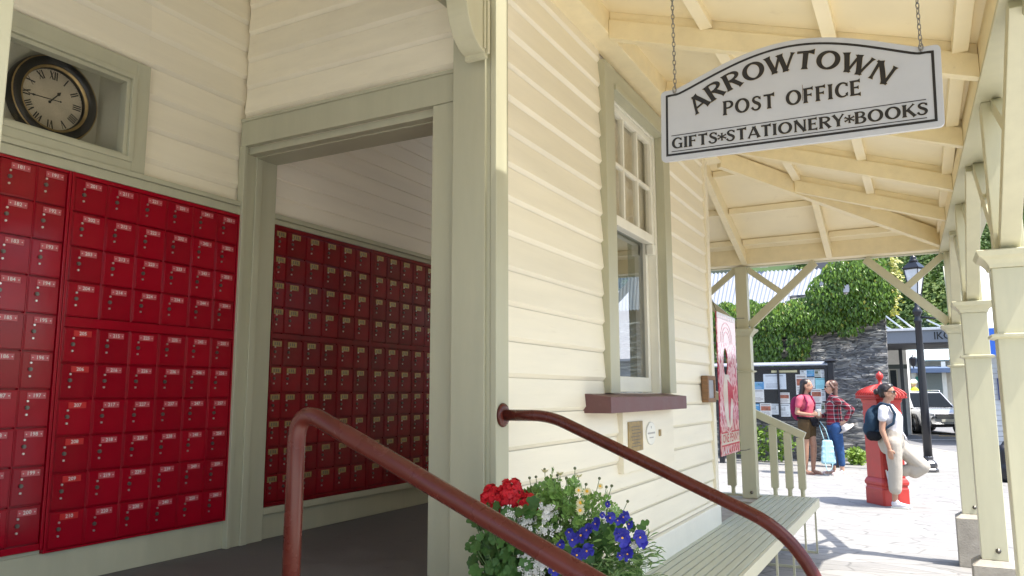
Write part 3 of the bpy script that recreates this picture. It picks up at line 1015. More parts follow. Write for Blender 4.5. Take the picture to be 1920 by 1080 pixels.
# strokes: ('l', x0,y0,x1,y1,w) flared stem; ('a', cx,cy,rx,ry,a0,a1,w0,w1) arc in degrees; ('s', pts, w) spline
GL['A'] = (.78, [('l', .04, 0, .40, 1, .10), ('l', .74, 0, .40, 1, .17), ('b', .20, .30, .58, .30, .09)])
GL['R'] = (.74, [('l', .12, 0, .12, 1, .17), ('a', .36, .74, .27, .21, 90, -90, .09, .15), ('b', .12, .955, .37, .955, .09), ('b', .12, .525, .37, .525, .09), ('l', .34, .52, .68, 0, .17)])
GL['P'] = (.64, [('l', .12, 0, .12, 1, .17), ('a', .34, .72, .26, .235, 90, -90, .09, .15), ('b', .12, .955, .35, .955, .09), ('b', .12, .485, .35, .485, .09)])
GL['B'] = (.68, [('l', .12, 0, .12, 1, .17), ('a', .34, .755, .22, .20, 90, -90, .09, .14), ('a', .36, .285, .26, .24, 90, -90, .09, .16), ('b', .12, .955, .35, .955, .09), ('b', .12, .535, .36, .535, .09), ('b', .12, .045, .37, .045, .09)])
GL['O'] = (.92, [('a', .46, .5, .38, .465, 0, 360, .17, .17)])
GL['W'] = (1.12, [('l', .05, 1, .32, 0, .17), ('l', .56, .98, .32, 0, .09), ('l', .54, 1, .80, 0, .17), ('l', 1.07, 1, .80, 0, .09)])
GL['T'] = (.70, [('l', .35, 0, .35, .96, .17), ('f', .02, .945, .68, .945, .11)])
GL['N'] = (.84, [('l', .12, 0, .12, 1, .10), ('l', .12, 1, .72, 0, .17), ('l', .72, 1, .72, 0, .10)])
GL['S'] = (.60, [('s', [(.52, .80), (.44, .92), (.30, .955), (.15, .89), (.11, .74), (.20, .60), (.34, .51), (.46, .41), (.50, .26), (.42, .10), (.27, .045), (.13, .09), (.06, .22)], .14), ('k', .53, .78, .98), ('k', .05, .24, .02)])
GL['F'] = (.58, [('l', .12, 0, .12, 1, .17), ('f', .12, .945, .56, .945, .10), ('f', .12, .52, .48, .52, .09)])
GL['E'] = (.60, [('l', .12, 0, .12, 1, .17), ('f', .12, .945, .56, .945, .10), ('f', .12, .52, .48, .52, .09), ('f', .12, .055, .58, .055, .10)])
GL['I'] = (.26, [('l', .13, 0, .13, 1, .17)])
GL['C'] = (.72, [('a', .44, .5, .36, .465, 50, 310, .11, .11), ('k', .69, .74, .98), ('k', .69, .26, .02)])
GL['G'] = (.80, [('a', .44, .5, .36, .465, 48, 318, .11, .11), ('k', .69, .76, .98), ('l', .68, .02, .68, .44, .14), ('b', .50, .42, .78, .42, .09)])
GL['Y'] = (.72, [('l', .36, 0, .36, .48, .17), ('l', .06, 1, .37, .44, .16), ('l', .67, 1, .36, .44, .09)])
GL['K'] = (.76, [('l', .12, 0, .12, 1, .17), ('l', .20, .46, .66, 1, .09), ('l', .30, .58, .72, 0, .17)])
GL['*'] = (.46, [('l', .23, .16, .23, .84, .09), ('l', -.06, .33, .52, .67, .09), ('l', -.06, .67, .52, .33, .09)])
GL[' '] = (.40, [])
LAYER = [0]
def glyph(mb, ch, place, h, t0, grow=0.0, mi=0):
    """place(x, y) maps glyph units (cap height 1) to the sign's u, v"""
    def poly(pts):
        LAYER[0] += 1
        t = t0 - (LAYER[0] % 40)*2e-5
        vs = [fs_(*place(x, y), t) for x, y in pts]
        mb.add(vs, [tuple(range(len(pts)))], mi)
    def quadstrip(L, Rr):
        LAYER[0] += 1
        t = t0 - (LAYER[0] % 40)*2e-5
        n = len(L)
        vs = [fs_(*place(x, y), t) for x, y in L] + [fs_(*place(x, y), t) for x, y in Rr]
        mb.add(vs, [(i, i+1, n+i+1, n+i) for i in range(n-1)], mi)
    for st in GL[ch][1]:
        k = st[0]
        if k in 'lbf':
            x0, y0, x1, y1, w = st[1:]
            w = w*1.18 + grow*2
            d = Vector((x1-x0, y1-y0)); L = d.length; d /= L; nrm = Vector((-d.y, d.x))
            Ls, Rs = [], []
            m = 14
            for i in range(m+1):
                s = -grow/L + (1+2*grow/L)*i/m
                e = min(max(abs(2*s-1), 0), 1)
                fl = 1
                if k == 'l': fl = 1 + .75*(max(0, (e-.72)/.28))**1.6*min(1, .12/w*1.2)
                if k == 'f': fl = 1 + (1.3*max(0, (s-.62)/.38)**1.6 if s > .62 else 0)
                c = Vector((x0, y0)) + d*L*s
                Ls.append(c+nrm*w/2*fl); Rs.append(c-nrm*w/2*fl)
            quadstrip(Ls, Rs)
        elif k == 'a':
            cx, cy_, rx, ry, a0, a1, w0, w1 = st[1:]
            n = 40
            Ls, Rs = [], []
            for i in range(n+1):
                a = R(a0 + (a1-a0)*i/n)
                if a0 == 0: w = .095 + .085*abs(math.cos(a))
                elif abs(a1-a0) > 200: w = .09 + .09*max(0, -math.cos(a))
                else: w = w0 + (w1-w0)*max(0, math.cos(a))
                w = w*1.15 + 2*grow
                p = Vector((cx+rx*math.cos(a), cy_+ry*math.sin(a)))
                nv = Vector((math.cos(a)/rx, math.sin(a)/ry)).normalized()
                Ls.append(p+nv*w*.42); Rs.append(p-nv*w*.58)
            quadstrip(Ls, Rs)
        elif k == 's':
            P = [Vector(p) for p in st[1]]; w = st[2]
            Q = []
            for i in range(len(P)-1):
                p0, p1, p2, p3 = P[max(i-1, 0)], P[i], P[i+1], P[min(i+2, len(P)-1)]
                for j in range(5):
                    t = j/5
                    Q.append(.5*((2*p1)+(p2-p0)*t+(2*p0-5*p1+4*p2-p3)*t*t+(3*p1-p0-3*p2+p3)*t**3))
            Q.append(P[-1])
            Ls, Rs = [], []
            for i, q in enumerate(Q):
                d = (Q[min(i+1, len(Q)-1)]-Q[max(i-1, 0)]).normalized(); nv = Vector((-d.y, d.x))
                f = i/(len(Q)-1)
                ww = (.105 + (.11)*math.exp(-((f-.5)/.22)**2)) + 2*grow
                Ls.append(q+nv*ww/2); Rs.append(q-nv*ww/2)
            quadstrip(Ls, Rs)
        elif k == 'k':                 # small wedge at a curve's end
            x, y, y2 = st[1:]
            sgn = 1 if y2 > y else -1
            poly([(x-.11, y+.02*sgn), (x+.05, y-.06*sgn), (x+.035, y2)] if sgn > 0 else [(x-.11, y-.02), (x+.035, y2), (x+.05, y+.06)])
def text_width(s, gap): return sum(GL[c][0] for c in s) + gap*(len(s)-1)
def line_text(mb, s, u0, u1, v0, v1, h, gap, t0, grow, mi):
    W = text_width(s, gap); sx = (u1-u0)/W
    x = 0
    for c in s:
        def place(gx, gy, x=x):
            u = u0 + (x+gx)*sx
            return u, v0 + (v1-v0)*(u-u0)/(u1-u0) + gy*h
        glyph(mb, c, place, h, t0, grow, mi)
        x += GL[c][0] + gap
def to_uv(p):
    d = Vector(p)-S0
    return d.dot(EX), d.z - d.dot(EX)*EX.z/EX.x*1.0 if False else (d - EX*d.dot(EX)).z
mb = MB()
cxs, base_c, base_e = .4465+.045, .243, .160       # arched word: sagging towards both ends
def arc_place_factory(s, u0, u1, h, gap):
    W = text_width(s, gap); sx = (u1-u0)/W
    um = (u0+u1)/2; half = (u1-u0)/2
    sag = .104
    Rr = (half*half + sag*sag)/(2*sag)
    vtop = .262
    amax = math.asin(half/Rr)
    def place_for(x):
        def place(gx, gy):
            a = -amax + 2*amax*((x+gx)/W)
            r = Rr + gy*h
            return um + r*math.sin(a), vtop - Rr + r*math.cos(a)
        return place
    return place_for
for (grow, mi, t) in ((.009, 1, -.0006), (0, 0, -.0018)):
    pf = arc_place_factory('ARROWTOWN', .131, .737, .063, .10)
    x = 0
    for c in 'ARROWTOWN':
        glyph(mb, c, pf(x), .063, t, grow, mi); x += GL[c][0]+.10
    line_text(mb, 'POST OFFICE', .224, .664, .1400, .1400, .051, .14, t, grow, mi)
    line_text(mb, 'GIFTS*STATIONERY*BOOKS', .040, .850, .0440, .0440, .040, .10, t, grow*.8, mi)
for v in (.0915, .0325):
    u0, u1 = .038, .846
    mb.add([fs_(u0, v, -.0013), fs_(u1, v, -.0013), fs_(u1, v+.0028, -.0013), fs_(u0, v+.0028, -.0013)], [(0, 1, 2, 3)], 0)
mb.build('lettering', [M['sign_ink'], M['gold']], SG)
mb = MB()
for k in range(4): mb.tube([fs_(.487+.0006*math.sin(k), .205-.014*k, -.0014), fs_(.4875-.0005*k, .192-.014*k, -.0014)], .0007, 4)
mb.build('rust_streak', flat('rust', (.20, .12, .06), .8), SG)
def chain(u, ztop):
    p = fs_(u, SH-.012, .007)
    mb = MB()
    mb.tube([p+Vector((0, -.012, 0)), p+Vector((0, .012, 0))], .004, 8)
    mb.tube([p+Vector((math.cos(a)*.006, -.010, .010+math.sin(a)*.013)) for a in [2*PI*k/12 for k in range(12)]], .0019, 6, closed=True)
    z = p.z+.018; k = 0
    while z < ztop:
        ax = Vector((1, 0, 0)) if k % 2 else Vector((0, 1, 0))
        ax = (Matrix.Rotation(R(32), 3, 'Z') @ ax)
        pts = []
        for i in range(14):
            a = 2*PI*i/14
            pts.append(Vector((p.x, p.y, z+.0105)) + ax*math.cos(a)*.0052 + Vector((0, 0, 1))*math.sin(a)*.0115)
        mb.tube(pts, .0017, 6, closed=True)
        z += .0178; k += 1
    mb.build('chain', M['chain'], SG)
chain(.052, zr(-.727)-.002); chain(.840, zr(.06)-.002)

# ------------------------------------------------------------------ handrails
def smooth_path(P, rads, n=7):
    P = [Vector(p) for p in P]; out = [P[0]]
    for i in range(1, len(P)-1):
        a, b = (P[i-1]-P[i]), (P[i+1]-P[i])
        r = min(rads[i-1], a.length*.49, b.length*.49)
        p, q = P[i]+a.normalized()*r, P[i]+b.normalized()*r
        for k in range(n+1):
            t = k/n
            out.append(p*(1-t)**2 + P[i]*2*t*(1-t) + q*t*t)
    out.append(P[-1])
    return out
T = thing('handrail', 'oxide red pipe handrail fixed to the corner board, running down beyond the flowers', 'handrail', (XW, 2.62, .8), 'red pipe handrails of the steps')
pth = smooth_path([(XW+.014, 2.62, 1.418), (-1.245, 2.62, 1.418), (-.420, 2.62, 1.068), (-.300, 2.62, .88), (-.285, 2.62, .0)], [.07, .19, .12])
MB().tube(pth, .0215, 16).build('rail', M['rail'], T)
mb = MB()
mb.lathe([(.020, 0), (.047, 0), (.046, .006), (.040, .011), (.028, .013)], (0, 0, 0), 24)
mb.v = [(XW+.013+z, 2.62+x, 1.418+y) for x, y, z in mb.v]
mb.build('flange', M['rail'], T)
T = thing('handrail', 'oxide red pipe handrail with a bent top in front of the lobby doorway', 'handrail', (-1.345, 1.40, .785), 'red pipe handrails of the steps')
pth = smooth_path([(-1.345, 1.40, .785), (-1.342, 1.40, 1.472), (-.45, 1.40, 1.094), (-.30, 1.40, .90), (-.285, 1.40, .0)], [.085, .19, .12], 10)
MB().tube(pth, .0215, 18).build('rail', M['rail'], T)
mb = MB(); mb.lathe([(.05, .786), (.049, .794), (.026, .797)], (-1.345, 1.40, 0), 20); mb.build('flange', M['rail'], T)

# ------------------------------------------------------------------ bench
T = thing('bench', 'long pale sage slatted bench along the weatherboard wall', 'bench', (-1.2, 5.5, 0))
nsl = 9
for k in range(nsl):
    x = -1.435 + k*.0545
    mb = MB(); mb.box(x-.0225, x+.0225, 2.95, 8.02, .480, .502)
    mb.build('slat', M['slat'], T, bevel=.004)
mb = MB()
mb.box(-.9735, -.950, 2.95, 8.02, .415, .498); mb.box(-1.455, -.974, 8.0225, 8.040, .42, .500)
mb.build('apron', M['post'], T, bevel=.003)
for y in (3.4, 4.2, 5.0, 5.75, 6.5, 7.2, 7.93):
    mb = MB()
    mb.box(-.99, -.975, y-.008, y+.008, .02, .478); mb.box(-1.42, -1.405, y-.008, y+.008, .02, .478)
    mb.box(-1.42, -.975, y-.010, y+.010, .0, .02); mb.box(-1.404, -.991, y-.008, y+.008, .455, .479)
    mb.build('leg', M['post'], T)

# ------------------------------------------------------------------ plaques on the wall
xs_ = XW+.0245
def plq(name, label, cat, y0, y1, z0, z1, mat, th=.006):
    t = thing(name, label, cat, (xs_, (y0+y1)/2, z0))
    MB().box(xs_, xs_+th, y0, y1, z0, z1).build('plate', mat, t, bevel=.001)
    return t
t = plq('plaque', 'square bronze plaque on the cream board under the window sill', 'plaque', 4.01, 4.25, 1.182, 1.345, M['brass'])
mb = MB()
for k in range(7): mb.box(xs_+.0062, xs_+.0072, 4.05+.01*(k % 3), 4.21-.012*(k % 2), 1.315-.018*k, 1.319-.018*k)
mb.build('engraving', M['lock'], t)
t = thing('plaque', 'small oval white plaque beside the bronze plaque', 'plaque', (xs_, 4.402, 1.2))
mb = MB(); mb.disc((xs_, 4.402, 1.267), (1, 0, 0), .067, 28, 0, .005, rx=.088); mb.build('plate', M['white'], t)
mb = MB()
mb.disc((xs_+.0052, 4.402, 1.267), (1, 0, 0), .0655, 28, 0, .0006, rx=.086); mb.disc((xs_+.006, 4.402, 1.267), (1, 0, 0), .0635, 28, 1, .0006, rx=.0835)
mb.box(xs_+.0066, xs_+.0074, 4.335, 4.469, 1.264, 1.274, 0); mb.box(xs_+.0066, xs_+.0074, 4.365, 4.44, 1.240, 1.246, 0)
mb.box(xs_+.0066, xs_+.0074, 4.397, 4.407, 1.296, 1.310, 0)
mb.build('engraving', [flat('grey_engraving', (.42, .40, .36), .6), M['white']], t)
plq('plaque', 'tiny narrow brown metal label right of the oval plaque', 'label', 4.562, 4.60, 1.243, 1.282, M['brass'])
t = thing('framed_notice', 'small wooden framed notice box at the far end of the wall', 'notice', (XW, 5.83, 1.42))
M['wood'] = paint('weathered_wood', (.22, .12, .06), .6, .3, (1, 1, 6), 12, .3, 50)
mb = MB()
y0, y1, z0, z1, xa, xb = 5.72, 5.965, 1.432, 1.632, XW+.0, XW+.05
mb.box(xa, xb, y0, y0+.035, z0, z1); mb.box(xa, xb, y1-.035, y1, z0, z1); mb.box(xa, xb, y0+.035, y1-.035, z0, z0+.032); mb.box(xa, xb, y0+.035, y1-.035, z1-.032, z1)
mb.build('frame', M['wood'], t, bevel=.004)
MB().box(xa+.035, xa+.04, y0+.03, y1-.03, z0+.03, z1-.03).build('notice', flat('grey_notice', (.34, .35, .37), .25), t)

# ------------------------------------------------------------------ penny-stamp photo board hanging by the corner
XPz = -1.50
T = thing('photo_board', 'tall pink and red stamp-like photo board with an oval face hole, past the wall corner', 'photo board', (XPz, 6.75, 1.0))
py0, py1, pz0, pz1 = 6.42, 7.13, .985, 2.185
ho_y, ho_z, hry, hrz = 6.695, 1.765, .085, .125
def poster_mat():
    m, nt, bs = newmat('printed_stamp_red')
    v = coords(nt, (1, 1, 1))
    n = noise_t(nt, v, 9, 6, .7)
    w = nt.nodes.new("ShaderNodeTexWave"); w.inputs['Scale'].default_value = 14; w.inputs['Distortion'].default_value = 6
    nt.links.new(v, w.inputs['Vector'])
    f = mixc(nt, .5, n, w.outputs['Color'])
    c = ramp(nt, f, [(.30, (.42, .02, .06)), (.55, (.55, .12, .16)), (.75, (.72, .42, .42))])
    nt.links.new(c, bs.inputs['Base Color']); bs.inputs['Roughness'].default_value = .12
    return m
pm = [poster_mat(), flat('stamp_pink', (.68, .42, .42), .15), flat('stamp_red', (.48, .03, .06), .15), flat('stamp_cream', (.70, .62, .52), .15), flat('stamp_margin', (.50, .50, .52), .3)]
mb = MB()                                       # board with a real hole: outer rectangle to oval ring
n = 48
oval = [(ho_y+hry*math.cos(2*PI*k/n), ho_z+hrz*math.sin(2*PI*k/n)) for k in range(n)]
def to_rect(a):
    c, s = math.cos(a), math.sin(a)
    ty = ((py1-ho_y) if c > 0 else (ho_y-py0))/max(abs(c), 1e-6)
    tz = ((pz1-ho_z) if s > 0 else (ho_z-pz0))/max(abs(s), 1e-6)
    t = min(ty, tz)
    return (ho_y+c*t, ho_z+s*t)
angs = [2*PI*k/n for k in range(n)]
cor = [math.atan2(z-ho_z, y-ho_y) % (2*PI) for y in (py0, py1) for z in (pz0, pz1)]
angs = sorted(angs+cor); n = len(angs)
oval = [(ho_y+hry*math.cos(a), ho_z+hrz*math.sin(a)) for a in angs]
rect = [to_rect(a) for a in angs]
vs = [(XPz+.010, y, z) for y, z in oval] + [(XPz+.010, y, z) for y, z in rect] + [(XPz, y, z) for y, z in oval] + [(XPz, y, z) for y, z in rect]
fs = []
for i in range(n):
    j = (i+1) % n
    fs += [(i, n+i, n+j, j), (2*n+i, 2*n+j, 3*n+j, 3*n+i), (i, j, 2*n+j, 2*n+i), (n+i, 3*n+i, 3*n+j, n+j)]
mb.add(vs, fs)
mb.build('panel', pm[0], T)
mb = MB(); xf_ = XPz+.0112
mb.box(XPz+.0104, xf_+.0004, py0, py1, 2.135, 2.184, 4)
for k in range(9): mb.box(xf_+.0005, xf_+.0012, py0+.03+.075*k, py0+.07+.075*k, 2.14, 2.165, 1)
mb.box(XPz+.0104, xf_, py0+.02, py1-.02, 1.93, 2.13, 1)
for r0 in (.22, .17, .12):
    for k in range(14):
        a0, a1 = PI*k/14, PI*(k+1)/14
        p = Vector((xf_+.001, ho_y+.05+r0*math.cos(a0), 1.935+r0*.8*math.sin(a0))); q = Vector((xf_+.001, ho_y+.05+r0*math.cos(a1), 1.935+r0*.8*math.sin(a1)))
        mb.beam(p, q, .010, .0008, (1, 0, 0), 0 if False else 2)
# generic draped figure below the face hole: shoulders and gown
gown = [(6.62, 1.66), (6.78, 1.66), (6.86, 1.56), (6.90, 1.40), (6.86, 1.25), (6.78, 1.20), (6.66, 1.22), (6.58, 1.34), (6.56, 1.52)]
mb.prism(gown, lambda u, v, t: (t, u, v), xf_-.0004, xf_+.0006, 3)
mb.prism([(6.72, 1.62), (6.90, 1.56), (6.94, 1.44), (6.84, 1.46), (6.76, 1.22), (6.72, 1.3)], lambda u, v, t: (t, u, v), xf_+.0007, xf_+.0012, 2)
for k in range(10):
    a0, a1 = PI+PI*k/10, PI+PI*(k+1)/10
    mb.beam((xf_+.001, 6.73+.20*math.cos(a0), 1.30+.13*math.sin(a0)), (xf_+.001, 6.73+.20*math.cos(a1), 1.30+.13*math.sin(a1)), .012, .0008, (1, 0, 0), 1)
mb.box(xf_-.0004, xf_+.0004, py0+.02, py1-.02, 1.075, 1.165, 3)
mb.box(xf_-.0004, xf_+.0006, py0+.02, py1-.02, 1.166, 1.178, 2); mb.box(xf_-.0004, xf_+.0006, py0+.02, py1-.02, 1.060, 1.072, 2)
vs, fs = text_mesh('ONE PENNY', .12)
wd = max(v[0] for v in vs)-min(v[0] for v in vs)
mb.add([(xf_+.0010, (py0+py1)/2 + x*.62/wd, 1.120+y*.85) for x, y in vs], fs, 2)
for k in range(8): mb.prism([(py0+.05+.08*k, 1.0), (py0+.09+.08*k, 1.0), (py0+.07+.08*k, 1.045)], lambda u, v, t: (t, u, v), xf_-.0003, xf_+.0006, 2 if k > 2 else 4)
mb.build('print', pm, T)
mb = MB()
CORD = flat('dark_cord', (.05, .05, .05), .8)
for pth in ([(XPz+.005, py0+.03, 2.18), (XPz-.02, py0-.10, 2.34), (XPz+.03, YC+.02, 2.42)], [(XPz+.005, py1-.03, 2.18), (-1.53, 7.50, 2.22), (-1.56, 7.93, 2.26)], [(XPz+.005, py1-.03, .99), (-1.53, 7.60, .96), (-1.56, 7.93, .95)]):
    MB().tube(pth, .003, 5).build('cord', CORD, T)

# ------------------------------------------------------------------ sloping balustrade at the landing
T = thing('balustrade', 'pale sage balustrade with a sloping handrail behind the bench end', 'railing', (-1.5, 8.16, .47))
mb = MB(); mb.beam((-2.30, 8.16, 1.655), (-1.070, 8.16, 1.075), .07, .075); mb.build('handrail', M['post'], T, bevel=.006)
mb = MB(); mb.box(-2.3, -1.05, 8.11, 8.21, .455, .482); mb.build('bottom_rail', M['post'], T, bevel=.004)
for x in (-2.10, -1.79, -1.375, -1.235, -1.115):
    zt = 1.655 - (x+2.30)*.4715 - .04
    mb = MB(); mb.box(x-.052 if x < -1.6 else x-.035, x+.035, 8.13, 8.19, .56, zt)
    mb.lathe([(.022, .483), (.020, .53), (.026, .56)], (x, 8.16, 0), 10)
    mb.build('baluster', M['post'], T, bevel=.003)
# ------------------------------------------------------------------ planted tub by the steps
rnd = random.Random(11)
PC = Vector((-1.11, 2.33, .88))                 # centre of the tub rim
tub_z = .785-.157*2
T = thing('plant_tub', 'round planted tub under the flowers beside the steps', 'plant pot', (PC.x, PC.y, tub_z))
mb = MB(); mb.lathe([(.15, tub_z), (.165, tub_z+.02), (.21, .84), (.225, .845), (.225, .875), (.205, .878), (.20, .85)], (PC.x, PC.y, 0), 28)
mb.build('tub', paint('terracotta', (.30, .12, .07), .8, .15), T)
mb = MB(); mb.disc((PC.x, PC.y, .845), (0, 0, 1), .20, 24, 0, .01); mb.build('soil', flat('soil', (.04, .03, .02), .95), T)

def leaf_fan(mb, c, nrm, r, lobes=7, depth=.18, cup=.25, mi=0, up_=None, n=None):
    """round lobed leaf: fan of faces around its centre"""
    nrm = Vector(nrm).normalized()
    a = nrm.orthogonal().normalized(); b = nrm.cross(a)
    rot = rnd.uniform(0, 2*PI)
    n = n or lobes*3
    vs = [Vector(c)]
    for k in range(n):
        t = 2*PI*k/n
        rr = r*(1 - depth*(.5+.5*math.cos(lobes*t)))
        if abs(t-PI) < .25: rr *= .45
        vs.append(Vector(c) + (a*math.cos(t+rot) + b*math.sin(t+rot))*rr + nrm*r*cup*(rr/r)**2*(.7+.5*math.sin(lobes*t+1)))
    mb.add(vs, [(0, 1+k, 1+(k+1) % n) for k in range(n)], mi, True)

def blade(mb, p, d, L, w, mi=0, droop=.3, seg=4, side=None):
    """narrow leaf that bends over"""
    p = Vector(p); d = Vector(d).normalized()
    side = (side or d.cross(Vector((rnd.uniform(-1, 1), rnd.uniform(-1, 1), .4)))).normalized()
    vs = []
    for i in range(seg+1):
        t = i/seg
        q = p + d*L*t + Vector((0, 0, -droop*L*t*t))
        ww = w*(math.sin(PI*min(1, .12+t*.88)))**.8
        vs += [q-side*ww/2, q+side*ww/2]
    mb.add(vs, [(2*i, 2*i+1, 2*i+3, 2*i+2) for i in range(seg)], mi, True)

def lobed(mb, p, d, L, mi=0):
    """divided leaf of a daisy: a midrib strip with three to five cut lobes"""
    d = Vector(d).normalized(); nrm = d.cross(Vector((rnd.uniform(-1, 1), rnd.uniform(-1, 1), .3))).normalized(); sd_ = nrm.cross(d)
    for t, l2, an in ((.30, .42, 1), (.30, .42, -1), (.55, .5, .8), (.55, .5, -.8), (.72, .38, .0), (.8, .3, .5), (.8, .3, -.5)):
        q = Vector(p) + d*L*t - Vector((0, 0, .15*L*t*t))
        e = (d*math.cos(an) + sd_*math.sin(an)).normalized()
        w = L*.20
        s2 = nrm.cross(e)
        tip = q + e*L*l2 + nrm*L*rnd.uniform(-.05, .08)
        mid = q + e*L*l2*.55
        mb.add([q, mid+s2*w*.6, tip+s2*w*.25, tip-s2*w*.25, mid-s2*w*.6], [(0, 1, 2, 3, 4)], mi)
    blade(mb, p, d, L*.8, L*.06, mi, .15, 3, sd_)

def at_plant(px, py, dy=0): return at_y(px, py, PC.y + dy)
M['geranium'] = foliage('geranium_leaf', (.03, .085, .018), (.085, .20, .045), .5, 8)
M['daisy_leaf'] = foliage('daisy_leaf', (.12, .24, .05), (.30, .50, .13), .5, 8, .3)
M['grassy'] = foliage('grassy_leaf', (.09, .17, .05), (.20, .33, .11), .55, 8)
M['redpetal'] = foliage('red_petal', (.50, .004, .012), (.72, .012, .03), .55, 10)
M['bluepetal'] = foliage('blue_petal', (.012, .012, .20), (.04, .04, .42), .5, 12)
M['whitepetal'] = foliage('white_petal', (.62, .62, .60), (.85, .85, .83), .6, 10)
M['creampetal'] = foliage('cream_petal', (.72, .66, .38), (.85, .80, .55), .6, 10)
M['yellow'] = flat('yellow_centre', (.80, .45, .03), .6)
M['stem'] = flat('plant_stem', (.10, .17, .05), .6)

# geranium
G1 = thing('geranium', 'dark green geranium with a red flower head at the left of the tub', 'plant', (PC.x-.25, PC.y, .86), 'plants in the tub')
mb = MB(); sm = MB()
for k in range(270):
    px, py = rnd.gauss(935, 34), rnd.uniform(945, 1120)
    if px < 884 or px > 1050: continue
    p = at_plant(px, py, rnd.uniform(-.17, .06))
    nr = Vector((rnd.uniform(-.5, .3), -1.0, rnd.uniform(.1, 1.1)))
    leaf_fan(mb, p, nr, rnd.uniform(.015, .029), 7, .22, .28)
    sm.tube([p, p*.6+(PC+Vector((-.15, 0, -.05)))*.4 + Vector((0, .02, -.03)), PC+Vector((-.15+rnd.uniform(-.05, .05), 0, -.03))], .0016, 4)
mb.build('foliage', M['geranium'], G1); sm.build('stem', M['stem'], G1)
for (cx, cy_, rr_, n_) in ((926, 936, 25, 44), (958, 930, 29, 60), (986, 944, 23, 38), (945, 954, 21, 32), (1004, 948, 12, 12), (970, 950, 20, 26), (974, 1038, 9, 7)):
    mb = MB()
    c = at_plant(cx, cy_, -.06); r0 = rr_*.00185
    for k in range(n_):
        d = Vector((rnd.gauss(0, 1), rnd.gauss(0, 1)-.6, rnd.gauss(0, 1)+.3)).normalized()
        q = c + d*r0*rnd.uniform(.6, 1.05)
        for j in range(4):
            a = 2*PI*j/4 + rnd.random()
            u = d.orthogonal().normalized(); w = d.cross(u)
            e = (u*math.cos(a)+w*math.sin(a))
            leaf_fan(mb, q+e*.007, (d+e*.4+Vector((rnd.uniform(-.3, .3),)*3)), .0095, 3, .1, .3, 0, None, 7)
    mb.build('flower', M['redpetal'], G1)

# cream daisies: pale divided leaves, tall wiry stems with buds
D1_ = thing('daisy_bush', 'bright green daisy bush with cream daisies and wiry budded stems in the tub', 'plant', (PC.x, PC.y, .86), 'plants in the tub')
mb = MB(); sm = MB()
for k in range(430):
    px = rnd.gauss(1060, 52); top = 905 + abs(px-1035)*.32
    py = top + abs(rnd.gauss(0, 50)) + rnd.uniform(-8, 30)
    if px < 975 or px > 1165 or py > 1075: continue
    p = at_plant(px, py, rnd.uniform(-.12, .10))
    lobed(mb, p, (rnd.uniform(-.8, .8), rnd.uniform(-.8, .3), rnd.uniform(.0, 1)), rnd.uniform(.028, .052))
    if k % 2 == 0: sm.tube([p, PC + Vector((rnd.uniform(-.06, .06), 0, 0))], .0012, 4)
mb.build('foliage', M['daisy_leaf'], D1_)
tips = [(1021, 880, 1), (1078, 878, 1), (1124, 897, 1), (1099, 908, 1), (1062, 896, 1), (1005, 894, 1), (993, 896, 1), (973, 902, 1), (1067, 906, 1), (1137, 913, 1), (1177, 940, 1), (1022, 886, 2), (1050, 891, 2), (1085, 895, 2), (966, 912, 2), (1045, 891, 1), (1147, 911, 1), (1037, 900, 1)]
for (px, py, kind) in tips:
    p = at_plant(px, py, rnd.uniform(-.08, .08)); b = at_plant(px + (1060-px)*.25, py+75, 0)
    sm.tube([b, b*.4+p*.6+Vector((rnd.uniform(-.008, .008), 0, 0)), p], .0011, 5)
    q = MB()
    if kind == 1: q.ball(p, (.0052, .0052, .0048), 0, 8, 6); bm_ = flat('bud_green', (.10, .12, .05), .6) if 'bud_green' not in bpy.data.materials else bpy.data.materials['bud_green']
    else:
        for j in range(12):
            a = 2*PI*j/12; blade(q, p, (math.cos(a), math.sin(a), .6), .016, .006, 0, -.2, 2)
        bm_ = M['creampetal']
    q.build('bud', bm_, D1_)
sm.build('stem', M['stem'], D1_)
def daisy(px, py, r, par, petal, n=13, face=(.05, -1, .5)):
    c = at_plant(px, py, -.13); f = Vector(face).normalized(); f = (f+Vector((rnd.uniform(-.3, .3), 0, rnd.uniform(-.3, .3)))).normalized()
    u = f.orthogonal().normalized(); w = f.cross(u)
    q = MB()
    for j in range(n):
        a = 2*PI*j/n
        e = u*math.cos(a)+w*math.sin(a)
        blade(q, c+e*r*.2, e+f*.15, r*.85, r*.42, 0, 0, 3, e.cross(f))
    q.disc(c+f*.001, f, r*.32, 10, 1, .004)
    q.build('flower', [petal, M['yellow']], par)
for (px, py, r) in ((1089, 943, .016), (1088, 957, .015), (1101, 922, .014), (1085, 920, .012), (975, 955, .013), (1126, 912, .010)):
    daisy(px, py, r, D1_, M['creampetal'])

